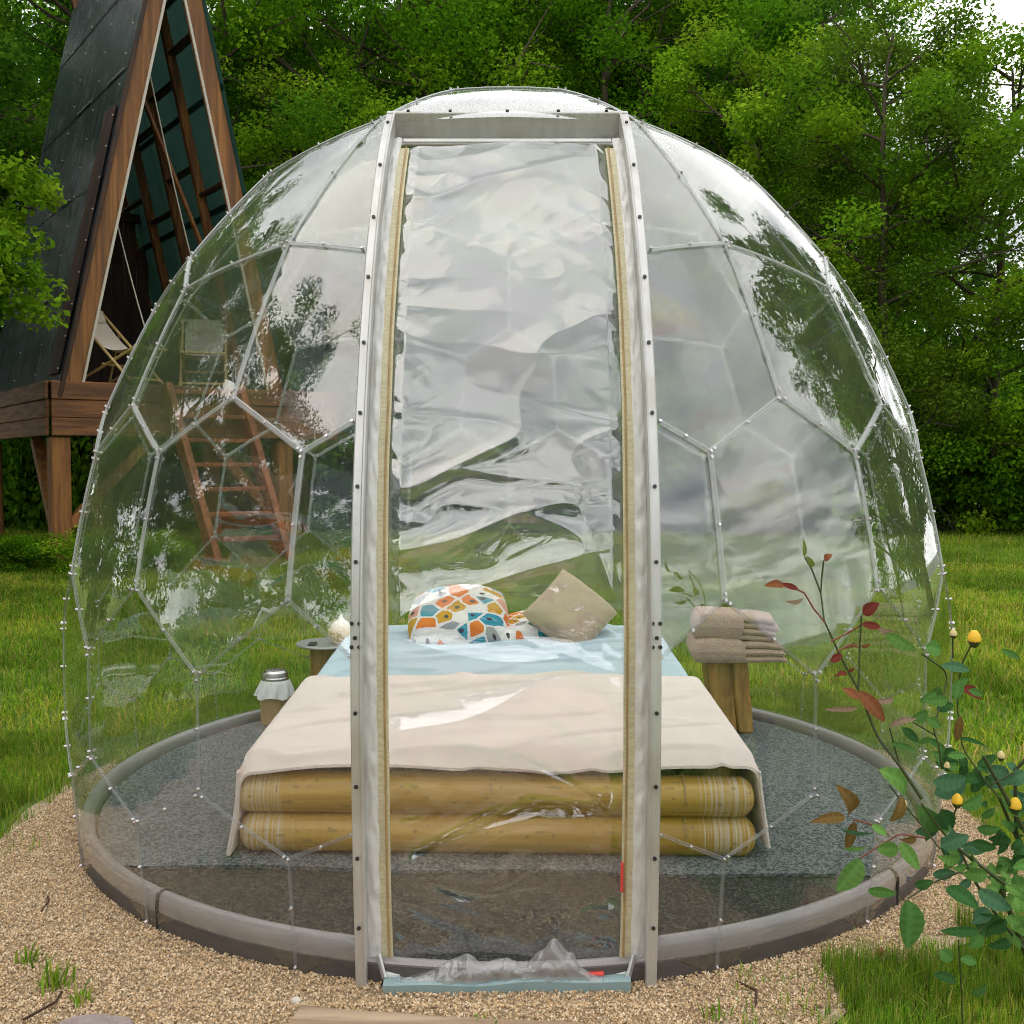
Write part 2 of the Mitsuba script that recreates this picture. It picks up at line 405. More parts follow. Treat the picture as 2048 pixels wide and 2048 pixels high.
PS = 0.22
for q in range(3):
    m, c = pebble_patch(PS, 1350, 100 + q)
    scene[f'pebble_patch_{q}'] = {'type': 'shapegroup', 'stones': mikit.ply(m, 'mat_pebble_stone', color=c)}
inner = Point(0, 0).buffer(1.46)
labels['gravel'] = {'label': 'loose pale tan gravel round the tent base', 'kind': 'stuff'}
k = 0
inside = gravel_poly.buffer(-0.02).difference(inner)
for ix in np.arange(-2.9, 2.0, PS * 0.93):
    for iy in np.arange(-2.75, 1.0, PS * 0.93):
        if not inside.contains(Point(ix + PS / 2, iy + PS / 2)):
            continue
        k += 1
        a = int(rng.integers(4)) * 90
        scene[f'gravel__{k:03d}'] = {'type': 'instance', 'g': {'type': 'ref', 'id': f'pebble_patch_{k % 3}'},
                                     'to_world': T().translate([ix + PS / 2, iy + PS / 2, 0.004]).rotate([0, 0, 1], a).translate([-PS / 2, -PS / 2, 0])}

# ---------------------------------------------------------------- floor, carpet
ang = np.linspace(0, 2 * np.pi, 181)[:-1]


def disc(r, z, th=0.03):
    m = trimesh.creation.cylinder(r, th, sections=120)
    m.apply_translation([0, 0, z - th / 2])
    return m


struct('tent_floor', disc(1.625, 0.062, 0.05), 'floor_mat', label='dark speckled floor of the tent near the door')
# the lighter carpet covers the floor behind a chord
xs = np.linspace(-1.30, 1.30, 120)
front = [(x, -0.995 + 0.012 * math.sin(7 * x + 1) + 0.010 * math.exp(-((x - 0.27) / 0.05) ** 2) - 0.04 * x) for x in xs]
front[0] = (-1.30, front[0][1])
a0, a1 = math.atan2(front[-1][1], 1.30), math.atan2(front[0][1], -1.30) + 2 * math.pi
arc = [(1.612 * math.cos(t), 1.612 * math.sin(t)) for t in np.linspace(a0 + 0.01, a1 - 0.01, 90)]
cp = trimesh.creation.extrude_polygon(Polygon(front + arc), 0.012, engine='earcut')
cp.apply_translation([0, 0, 0.063])
single('carpet', cp, 'carpet_pile', 'blue grey speckled carpet lying under the bed inside the tent', 'carpet')

# ================================================================ bubble tent
A, B, BL, Z0 = 1.7206, 2.2118, 3.5, 0.6568
tent = thing('bubble_tent', 'transparent bubble dome tent of clear hexagonal panels with zipped door', 'tent')


def ell(d):
    d = np.asarray(d, float)
    d = d / np.linalg.norm(d, axis=-1, keepdims=True)
    z = d[..., 2]
    return np.stack([A * d[..., 0], A * d[..., 1], Z0 + np.where(z > 0, B, BL) * z], -1)


def dirn(az, lat):
    az, lat = np.radians(az), np.radians(lat)
    return np.array([np.sin(az) * np.cos(lat), -np.cos(az) * np.cos(lat), np.sin(lat)])


seeds = [dirn(20 * k + o, la) for la, o in ((-30, 0), (-14, 10), (0.5, 0), (14, 10), (29.5, 0)) for k in range(18)]
seeds += [dirn(15 + 30 * k, 47) for k in range(12)] + [dirn(60 * k, 66) for k in range(6)] + [dirn(0, 90)]
seeds = np.array(seeds) + 1e-7 * np.random.default_rng(1).standard_normal((len(seeds), 3))
seeds /= np.linalg.norm(seeds, axis=1, keepdims=True)
sv = SphericalVoronoi(seeds, 1.0)
sv.sort_vertices_of_regions()
VERT = sv.vertices.copy()
ringtab = [(0, -5.2), (10, -2.9), (10, 4.1), (0, 10.0), (0, 20.6), (10, 25.0)]
for i, v in enumerate(VERT):
    la = math.degrees(math.asin(np.clip(v[2], -1, 1)))
    az = math.degrees(math.atan2(v[0], -v[1]))
    if -13 < la < 28:
        par = 10 if abs(((az / 10) % 2) - 1) < 0.5 else 0
        best = min((r for r in ringtab if r[0] == par), key=lambda r: abs(r[1] - la))
        VERT[i] = dirn(round((az - par) / 20) * 20 + par, best[1])
# merge vertices that fell together
WF = 0.45           # how flat the panels are: 0 = ellipsoid, 1 = facets
HALF = 0.402        # half width of the door frame
HEAD = 2.55         # height where the door frame ends
BASE = -0.03


def on_dome(d, ch):
    return (1 - WF) * ell(d) + WF * ch


def door_path(x, z):
    """y of the dome's front at this x and height (smooth ellipsoid)."""
    t = (z - Z0) / np.where(z > Z0, B, BL)
    return -A * np.sqrt(np.maximum(1 - t * t - (x / A) ** 2, 1e-6))


def gnomonic(c):
    a = np.cross([0, 0, 1], c) if abs(c[2]) < 0.95 else np.cross([0, 1, 0], c)
    a /= np.linalg.norm(a)
    return a, np.cross(c, a)


def unell(p):
    q = np.asarray(p, float) - [0, 0, Z0]
    q = q / np.stack([q[..., 0] * 0 + A, q[..., 0] * 0 + A, np.where(q[..., 2] > 0, B, BL)], -1)
    return q / np.linalg.norm(q, axis=-1, keepdims=True)


zz = np.concatenate([np.linspace(-0.35, HEAD, 90)])
doorline = [np.stack([0 * zz + s * HALF, door_path(HALF, zz), zz], 1) for s in (-1, 1)]
xx = np.linspace(HALF, -HALF, 20)
toprow = np.stack([xx, door_path(xx, np.full(20, HEAD)), np.full(20, HEAD)], 1)
door_ring = unell(np.vstack([doorline[1], toprow, doorline[0][::-1]]))
base_ring_d = unell(np.stack([1.7 * np.cos(ang), 1.7 * np.sin(ang), 0 * ang + BASE], 1) * [0.9954, 0.9954, 1])
front_allowed = lambda c: c[1] < 0.35

n_panel = 0
wr = np.random.default_rng(5)
for si_, region in enumerate(sv.regions):
    cen = seeds[si_]
    vs = []
    for j in region:
        if not vs or np.linalg.norm(VERT[j] - vs[-1]) > 0.03:
            vs.append(VERT[j])
    if np.linalg.norm(vs[0] - vs[-1]) < 0.03:
        vs.pop()
    vs = np.array(vs)
    if len(vs) < 3 or cen[2] < -0.32:
        continue
    c = vs.mean(0)
    c /= np.linalg.norm(c)
    a, b = gnomonic(c)
    P2 = np.stack([vs @ a / (vs @ c), vs @ b / (vs @ c)], 1)
    poly = Polygon(P2)
    if not poly.is_valid:
        poly = poly.buffer(0)
    # cut away the ground and the doorway
    lo = base_ring_d[base_ring_d @ c > 0.25]
    if cen[2] < 0.2:
        azc = math.atan2(cen[0], -cen[1])
        tt = np.linspace(azc - 0.6, azc + 0.6, 60)
        low = unell(np.stack([1.69 * np.sin(tt), -1.69 * np.cos(tt), 0 * tt + BASE], 1))
        L2 = np.stack([low @ a / (low @ c), low @ b / (low @ c)], 1)
        dn = np.array([0, 0, -1.0])
        down = np.array([dn @ a, dn @ b])
        cut = Polygon(np.vstack([L2, L2[::-1] + down * 2]))
        poly = poly.difference(cut.buffer(0))
    if cen[1] < 0 and abs(cen[0]) < 0.62 and (door_ring @ c).max() > 0.6:
        dr_ = door_ring[(door_ring @ c) > 0.12]
        D2 = Polygon(np.stack([dr_ @ a / (dr_ @ c), dr_ @ b / (dr_ @ c)], 1)).buffer(0)
        poly = poly.difference(D2)
    for pg in getattr(poly, 'geoms', [poly]):
        if pg.is_empty or pg.area < 0.002:
            continue
        step = 0.022
        ext = pg.exterior
        nb = max(12, int(ext.length / step))
        bp = [ext.interpolate(t, normalized=True).coords[0] for t in np.linspace(0, 1, nb, endpoint=False)] + list(ext.coords)[:-1]
        x0, y0, x1, y1 = pg.bounds
        ggx, ggy = np.meshgrid(np.arange(x0, x1, step), np.arange(y0, y1, step))
        ggx = ggx + (np.arange(len(ggx)) % 2 * step / 2)[:, None]
        inn = pg.buffer(-step * 0.5)
        ok = contains_xy(inn, ggx.ravel(), ggy.ravel())
        pts = np.vstack([np.array(bp), np.stack([ggx.ravel()[ok], ggy.ravel()[ok]], 1)])
        pts = np.unique(np.round(pts, 6), axis=0)
        tri = Delaunay(pts).simplices
        tri = tri[contains_xy(pg.buffer(1e-5), *pts[tri].mean(1).T)]
        d3 = c + pts[:, :1] * a + pts[:, 1:] * b
        # flat fan through the corners
        corners = ell(vs)
        mid = corners.mean(0)
        ch = np.zeros((len(pts), 3))
        best = np.full(len(pts), -9.0)
        m2 = P2.mean(0)
        for e in range(len(vs)):
            A2, B2 = P2[e] - m2, P2[(e + 1) % len(vs)] - m2
            M = np.stack([A2, B2], 1)
            w = np.linalg.solve(M, (pts - m2).T).T
            q = np.minimum(w[:, 0], w[:, 1])
            s_ = q > best
            ch[s_] = mid + w[s_, :1] * (corners[e] - mid) + w[s_, 1:] * (corners[(e + 1) % len(vs)] - mid)
            best[s_] = q[s_]
        p3 = on_dome(d3, ch)
        out = p3 - [0, 0, Z0 * 1.0]
        out /= np.linalg.norm(out, axis=1, keepdims=True)
        edge = np.clip(np.array([pg.exterior.distance(Point(*q)) for q in pts]) / 0.06, 0, 1)
        wav = wr.uniform(0.4, 1.1)
        ph = wr.uniform(0, 50, 3)
        # each sheet sags and buckles a little
        p3 = p3 + out * (edge * (0.004 * wav * nfbm(p3 * 2.6 + ph, 2) + 0.0005 * wav * nfbm(p3 * 8.0 + ph, 2)))[:, None]
        nrm = np.cross(p3[tri[:, 1]] - p3[tri[:, 0]], p3[tri[:, 2]] - p3[tri[:, 0]])
        flip = (nrm * out[tri[:, 0]]).sum(1) < 0
        tri[flip] = tri[flip][:, ::-1]
        part(tent, 'panel', tm(p3, tri), 'rear_panel' if cen[1] > 0.3 and cen[2] < 0.75 else 'dusty_panel' if math.degrees(math.asin(cen[2])) > 8 else 'clear_panel', smooth=True)
        n_panel += 1

# seams and screws
edges = set()
for region in sv.regions:
    for i in range(len(region)):
        i0, i1 = region[i], region[(i + 1) % len(region)]
        edges.add((min(i0, i1), max(i0, i1)))
screws = []


def keep_pt(p):
    if p[2] < 0.004:
        return False
    return not (p[1] < 0 and abs(p[0]) < HALF + 0.002 and p[2] < HEAD + 0.004)


done = set()
for i0, i1 in sorted(edges):
    v0, v1 = VERT[i0], VERT[i1]
    if np.linalg.norm(v0 - v1) < 0.03:
        continue
    kk = tuple(sorted((tuple(np.round(v0, 2)), tuple(np.round(v1, 2)))))
    if kk in done:
        continue
    done.add(kk)
    t = np.linspace(0, 1, 25)[:, None]
    P = on_dome((1 - t) * v0 + t * v1, (1 - t) * ell(v0) + t * ell(v1))
    keep = np.array([keep_pt(p) for p in P])
    if keep.sum() < 3:
        continue
    P = P[keep]
    out = P - [0, 0, Z0]
    out /= np.linalg.norm(out, axis=1, keepdims=True)
    tg = np.gradient(P, axis=0)
    tg /= np.linalg.norm(tg, axis=1, keepdims=True)
    sd = np.cross(tg, out)
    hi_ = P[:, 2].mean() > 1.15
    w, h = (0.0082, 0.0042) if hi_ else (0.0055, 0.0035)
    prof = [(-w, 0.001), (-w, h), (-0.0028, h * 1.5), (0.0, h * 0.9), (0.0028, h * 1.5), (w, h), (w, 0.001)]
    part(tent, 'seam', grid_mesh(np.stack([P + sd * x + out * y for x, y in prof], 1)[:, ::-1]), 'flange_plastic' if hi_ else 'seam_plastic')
    for f in (0.03, 0.5, 0.97):
        j = int(round(f * (len(P) - 1)))
        screws.append((P[j], out[j]))
studs = []
for p, o in screws:
    m = trimesh.creation.cylinder(0.0045, 0.010, sections=8)
    R = trimesh.geometry.align_vectors([0, 0, 1], o)
    m.apply_transform(R)
    m.apply_translation(p + o * 0.008)
    studs.append(m)
part(tent, 'screw', cat(studs), 'screw_metal', kind='stuff')

# base ring: a rounded curb, cut open at the doorway only above the sill
prof = [(1.628, 0.0), (1.628, 0.085), (1.634, 0.106), (1.646, 0.118), (1.660, 0.122), (1.672, 0.116), (1.679, 0.102), (1.681, 0.08), (1.678, 0.03), (1.682, 0.0)]
rm = lathe(prof, 360)
v = np.array(rm.vertices)
dz = (v[:, 1] < 0) * np.clip((0.400 - np.abs(v[:, 0])) / 0.025, 0, 1)
v[:, 2] *= 1 - 0.42 * dz
part(tent, 'base_ring', tm(v, rm.faces), 'ring_plastic', smooth=40)
shade_prof = np.array([(1.683, -0.01), (1.6835, 0.02), (1.683, 0.060), (1.679, 0.063)])  # added band: the ring is pale, its shaded foot is put into colour
part(tent, 'base_shade_band', lathe(shade_prof, 200), 'base_shade_tone', smooth=40, label='dark band added for the shade round the foot of the base ring')
for azd in (-38.5, 47, 150, 215):
    az = math.radians(azd)
    q = [np.array([math.sin(az) * (r + 0.003), -math.cos(az) * (r + 0.003), z]) for r, z in prof[1:]]
    part(tent, 'ring_strap', tube(q, 0.006, 6), 'black_plastic')

# ---------------------------------------------------------------- door
zs = np.linspace(0.0, HEAD, 150)


def frame_curve(x, off, z=zs):
    """Points on the door's bow at side x, off metres outside the dome."""
    y = door_path(0.36, z)
    y2 = door_path(0.36, z + 1e-3)
    t = np.stack([0 * z, (y2 - y) / 1e-3, 0 * z + 1], 1)
    t /= np.linalg.norm(t, axis=1, keepdims=True)
    nrm = np.stack([0 * z, -t[:, 2], t[:, 1]], 1)
    x = np.broadcast_to(x, z.shape)
    off = np.broadcast_to(off, z.shape)
    return np.stack([x, y, z], 1) + nrm * off[:, None], nrm, t


def strip(x0, x1, o0, o1, z=zs):
    """Closed box section following the bow from x0 to x1, from o0 to o1 outside."""
    b = 0.003
    ring = [(x0 + b, o1), (x1 - b, o1), (x1, o1 - b), (x1, o0), (x0, o0), (x0, o1 - b), (x0 + b, o1)]
    m = grid_mesh(np.stack([frame_curve(x, o, z)[0] for x, o in ring], 1))
    return m


for s in (-1, 1):
    lo, hi = (0.3735, 0.402)
    x0, x1 = (lo, hi) if s > 0 else (-hi, -lo)
    z_lo = zs[zs < 1.55]
    z_hi = zs[zs >= 1.54]
    part(tent, 'door_post', strip(x0, x1, -0.055, 0.018), 'aluminium')
    # a raised rib along the post's inner edge, and a joint
    xr = s * 0.3755
    part(tent, 'door_rib', strip(xr - 0.0035, xr + 0.0035, 0.0185, 0.024), 'aluminium')
    xf0, xf1 = sorted((s * 0.333, s * 0.3728))
    zf = np.linspace(0.02, HEAD - 0.05, 260)
    cols = []
    for u in np.linspace(0, 1, 9):
        wi = 0.333 + 0.012 * np.clip(zf / 2.4, 0, 1)
        x = s * (wi + (0.3728 - wi) * u)
        o = -0.036 + 0.006 * math.sin(math.pi * u) + 0.013 * nfbm(np.stack([zf * 26, 0 * zf + u * 2.2 + s * 9, 0 * zf], 1), 2) * math.sin(math.pi * u)
        cols.append(frame_curve(x, o, zf)[0])
    part(tent, 'door_flap', grid_mesh(np.stack(cols, 1)), 'flap_fabric', smooth=True)
    zw = np.linspace(0.02, HEAD - 0.10, 200)
    xz = s * (0.3215 + 0.012 * np.clip(zw / 2.4, 0, 1))
    wob = 0.003 * nfbm(np.stack([zw * 5, 0 * zw + s * 3, 0 * zw], 1), 2)
    ring = [(-0.015, -0.034), (0.015, -0.034), (0.015, -0.041), (-0.015, -0.041), (-0.015, -0.034)]
    part(tent, 'zipper', grid_mesh(np.stack([frame_curve(xz + wob + dx, o, zw)[0] for dx, o in ring], 1)), 'zipper_tape')
    teeth = []
    part(tent, 'zipper_coil', tube(frame_curve(xz + wob - s * 0.006, -0.0325, zw)[0], 0.0032, 6), 'bamboo_joint')
# header
hp, hn, ht = frame_curve(0.0, 0.0, np.array([HEAD]))
hp, hn, ht = hp[0], hn[0], ht[0]


def hbox(x0, x1, t0, t1, n0, n1, bev=0.003):
    R = np.stack([[1, 0, 0], ht, hn], 1)
    c = hp + ht * (t0 + t1) / 2 + hn * (n0 + n1) / 2
    c[0] = (x0 + x1) / 2
    return box(*c, x1 - x0, t1 - t0, n1 - n0, bev, R)


part(tent, 'door_header', hbox(-0.402, 0.402, 0.002, 0.020, -0.07, 0.022), 'aluminium')
part(tent, 'door_header', hbox(-0.363, 0.363, -0.055, 0.0, -0.072, -0.062), 'aluminium')
part(tent, 'door_header_strip', hbox(-0.345, 0.345, -0.085, -0.057, -0.05, -0.044, 0.002), 'flap_fabric')
for s in (-1, 1):
    part(tent, 'header_bracket', hbox(s * 0.338 - 0.024, s * 0.338 + 0.024, -0.045, -0.002, -0.0615, -0.058, 0.001), 'screw_metal')
# bolts along the posts and the header
bolts = []
for s in (-1, 1):
    for z in np.concatenate([np.linspace(0.18, 2.5, 13), [0.93, 0.99]]):
        for xo in ((0.389,) if z not in (0.93, 0.99) else (0.398, 0.378)):
            p, n_, _ = frame_curve(s * xo, 0.019, np.array([z]))
            m = trimesh.creation.cylinder(0.0055, 0.008, sections=8)
            m.apply_transform(trimesh.geometry.align_vectors([0, 0, 1], n_[0]))
            m.apply_translation(p[0])
            bolts.append(m)
for x in (-0.33, -0.19, 0.0, 0.17, 0.33):
    m = trimesh.creation.cylinder(0.0055, 0.008, sections=8)
    m.apply_transform(trimesh.geometry.align_vectors([0, 0, 1], hn))
    m.apply_translation(hp + [x, 0, 0] + ht * 0.011 + hn * 0.024)
    bolts.append(m)
part(tent, 'door_bolt', cat(bolts), 'black_plastic', kind='stuff')

# door film: creased clear foil
nu, nv = 170, 620
zf = np.linspace(0.045, HEAD - 0.085, nv)
uu = np.linspace(-1, 1, nu)
U, V = np.meshgrid(uu, zf, indexing='ij')
X = U * (0.312 + 0.012 * np.clip(V / 2.4, 0, 1))
edge = 1 - np.abs(U)
def ridge(p):
    return 1 - np.abs(2 * meshkit.noise(p) - 1)


warp = 0.10 * nfbm(np.stack([X * 3 + 11, V * 2.2, 0 * X], -1), 2)
big = 0.024 * nfbm(np.stack([X * 1.5 + 3.1, V * 1.15, 0 * X + 1.7], -1), 2)
sag = 0.007 * np.sin(V * 5.2 + 2.0 * U + 0.7 * np.sin(3 * V)) * (1 - U ** 2)
r1 = ridge(np.stack([X * 2.4 + V * 0.9 + 5, (V + warp) * 6.0 - X * 1.6, 0 * X + 0.5], -1))
r2 = ridge(np.stack([X * 4.5 - V * 1.2 + 2, (V + warp) * 13.0 + X * 4.0, 0 * X + 7.5], -1))
mask = smooth01 = np.clip((meshkit.noise(np.stack([X * 2 + 9, V * 2.3, 0 * X + 2], -1)) - 0.25) / 0.4, 0, 1)
r3 = ridge(np.stack([X * 9 + V * 3 + 1, (V + warp) * 24 - X * 9, 0 * X + 3.5], -1))
crease = 0.017 * r1 ** 4 + 0.0075 * r2 ** 3 * (0.35 + 0.65 * mask) + 0.0018 * r3 ** 3 * mask
fine = 0.0010 * nfbm(np.stack([X * 14, V * 17, 0 * X + 2], -1), 2)
pucker = np.exp(-edge / 0.16) * 0.0075 * nfbm(np.stack([X * 4 + 30, V * 26 + X * 20, 0 * X], -1), 2)
OFF = -0.046 + (big + sag + crease) * np.clip(edge / 0.12, 0, 1) + fine * np.clip(edge / 0.05, 0, 1) + pucker * np.clip(edge / 0.03, 0, 1)
film = np.stack([frame_curve(X[i], OFF[i], zf)[0] for i in range(nu)])
kz = int(np.searchsorted(zf, 1.02))
part(tent, 'door_film', grid_mesh(film[:, kz:]), 'clear_film', smooth=True, label='upper, duller part of the creased clear foil door')
part(tent, 'door_film', grid_mesh(film[:, :kz + 1]), 'clean_film', smooth=True, label='lower, clearer part of the creased foil door')

# film bunched on the threshold: a draped sheet with pleats
def drape(bumps, x0, x1, y0, dep, seed, base=0.032):
    ns_, nt = 220, 40
    u = np.linspace(0, 1, ns_)[:, None]
    th = np.linspace(0.06, np.pi, nt)[None]
    x = x0 + (x1 - x0) * u
    pl = nfbm(np.stack([x * 38 + seed, 0 * x, 0 * x], -1), 3)
    h = 0.012 + sum(a * np.exp(-((x - c) / w) ** 2) for c, w, a in bumps)
    h = h * np.sin(np.pi * np.clip(u, 0.01, 0.99)) ** 0.4 * (1 + 0.32 * pl)
    P2 = nfbm(np.stack([np.broadcast_to(x * 34 + seed + 5, (ns_, nt)), np.broadcast_to(th * 1.1, (ns_, nt)), 0 * x * th], -1), 2)
    y = y0 - dep * (1 + 0.5 * pl) * np.cos(th) * -1 + 0.012 * P2
    z = base + h * np.sin(th) ** 0.75 + 0.006 * P2
    xx = x + 0.010 * P2 + 0 * th
    return grid_mesh(np.stack([xx, y, np.maximum(z, 0.02)], -1))


sk = [drape([(-0.13, 0.08, 0.050), (0.01, 0.06, 0.055)], -0.26, 0.09, -1.668, -0.030, 1), drape([(0.115, 0.040, 0.088), (0.175, 0.035, 0.045), (0.06, 0.03, 0.04)], 0.03, 0.27, -1.664, -0.028, 2), drape([(-0.05, 0.15, 0.03), (0.15, 0.08, 0.04)], -0.29, 0.28, -1.680, -0.016, 3)]
part(tent, 'film_skirt', cat(sk), 'bunched_film', smooth=True, label='crumpled clear foil bunched on the threshold')
# sill
sx = np.linspace(-0.325, 0.33, 40)
sz = 0.012 + 0.004 * np.sin(sx * 9) + 0.003 * np.sin(sx * 23)
prof = [(-1.700, -0.012), (-1.703, 0.022), (-1.690, 0.026), (-1.650, 0.022), (-1.645, 0.018)]
part(tent, 'door_sill', grid_mesh(np.stack([np.stack([sx, 0 * sx + y + 0.004 * np.sin(sx * 7), z + sz], 1) for y, z in prof], 1)), 'sill_teal', smooth=50)
part(tent, 'door_sill', box(0, -1.634, 0.028, 0.66, 0.05, 0.03, 0.006), 'flap_fabric')
part(tent, 'red_tag', box(0.235, -1.668, 0.046, 0.052, 0.02, 0.008, 0.002), 'red_plastic')
p, n_, _ = frame_curve(0.309, -0.028, np.array([0.30]))
part(tent, 'zipper_pull', box(*p[0], 0.008, 0.008, 0.085, 0.003), 'red_plastic')
for s in (-1, 1):
    part(tent, 'sill_clip', beam((s * 0.325, -1.665, 0.03), (s * 0.345, -1.64, 0.085), 0.008, 0.02, bev=0.002), 'aluminium')
#==INTERIOR==
# ================================================================ bed
bed = thing('bed', 'low double bed framed with stacked yellow bamboo poles under cream blanket', 'bed')
FZ = 0.076


def bamboo(p0, p1, r, joints, seed):
    """A thick cane from p0 to p1 with swollen nodes and rounded ends; returns cane and node rings."""
    p0, p1 = np.array(p0, float), np.array(p1, float)
    L = np.linalg.norm(p1 - p0)
    ts = np.unique(np.concatenate([np.linspace(0, L, 90), *[np.linspace(j * L - 0.02, j * L + 0.02, 9) for j in joints], np.linspace(0, 0.05, 9), L - np.linspace(0, 0.05, 9)]))
    ts = ts[(ts >= 0) & (ts <= L)]
    rr = r * (1 + 0.015 * np.sin(ts * 3 + seed))
    for j in joints:
        q = (ts - j * L) / 0.006
        rr = rr + 0.0022 * np.exp(-((ts - j * L) / 0.014) ** 2) - 0.0022 * np.exp(-q ** 2)
    e = np.minimum(ts, L - ts)
    rr = rr * np.sqrt(np.clip(1 - (1 - np.clip(e / 0.05, 0.0, 1)) ** 2 * 0.72, 0.0, 1))
    d = (p1 - p0) / L
    path = p0 + ts[:, None] * d
    path[:, 2] += 0.003 * np.sin(ts * 2.3 + seed)
    cane = tube(path, rr, 36)
    return cane


k = 0
for z, dx, jn in ((FZ + 0.068, 0.012, (0.17, 0.49, 0.86)), (FZ + 0.204, 0.0, (0.12, 0.245, 0.495, 0.865))):
    pole = part(bed, 'bamboo_pole', bamboo((-0.925 + dx, -0.812 - 0.004 * k, z), (0.832 + dx * 0.5, -0.85, z - 0.004), 0.068, jn, k), 'bamboo', smooth=35)
    for j in jn:
        x = -0.925 + dx + j * 1.757
        part(pole, 'node', tube([(x - 0.0022, -0.812 - j * 0.038, z + 0.001), (x + 0.0022, -0.812 - j * 0.038, z + 0.001)], 0.0688, 36), 'bamboo_joint')
    for s in (-1, 1):
        part(bed, 'bamboo_pole', bamboo((s * 0.80 - 0.045, -0.72, z), (s * 0.76 - 0.0, 1.24, z), 0.066, (0.2, 0.5, 0.8), k + 3 + s), 'bamboo', smooth=35)
    part(bed, 'bamboo_pole', bamboo((-0.80, 1.31, z), (0.80, 1.31, z), 0.066, (0.2, 0.5, 0.8), k + 9), 'bamboo', smooth=35)
    k += 1


def rounded_slab(x0, x1, y0, y1, z0, z1, r, bulge=0.0):
    nx, ny = 40, 46
    u, v = np.meshgrid(np.linspace(-1, 1, nx), np.linspace(-1, 1, ny), indexing='ij')
    cx, cy, hx, hy = (x0 + x1) / 2, (y0 + y1) / 2, (x1 - x0) / 2, (y1 - y0) / 2
    e = np.minimum(np.minimum((1 - np.abs(u)) * hx, (1 - np.abs(v)) * hy) / r, 1)
    hgt = np.sqrt(np.clip(1 - (1 - e) ** 2, 0, 1))
    zc, hz = (z0 + z1) / 2, (z1 - z0) / 2
    top = np.stack([cx + u * hx, cy + v * hy, zc + hz * hgt + bulge * hgt * (1 - u ** 2)], -1)
    bot = np.stack([cx + u * hx, cy + v * hy, zc - hz * hgt], -1)
    return cat([grid_mesh(top), grid_mesh(bot[::-1])])


part(bed, 'mattress', rounded_slab(-0.855, 0.80, -0.78, 1.29, FZ + 0.262, FZ + 0.335, 0.04), 'mattress_edge', smooth=60)


def bed_top(x, y):
    """Height of the bedding over the bed."""
    s = FZ + 0.300 + 0.047 * (y + 0.85) - 0.010 * (np.abs(x + 0.02) / 0.9) ** 3
    return s


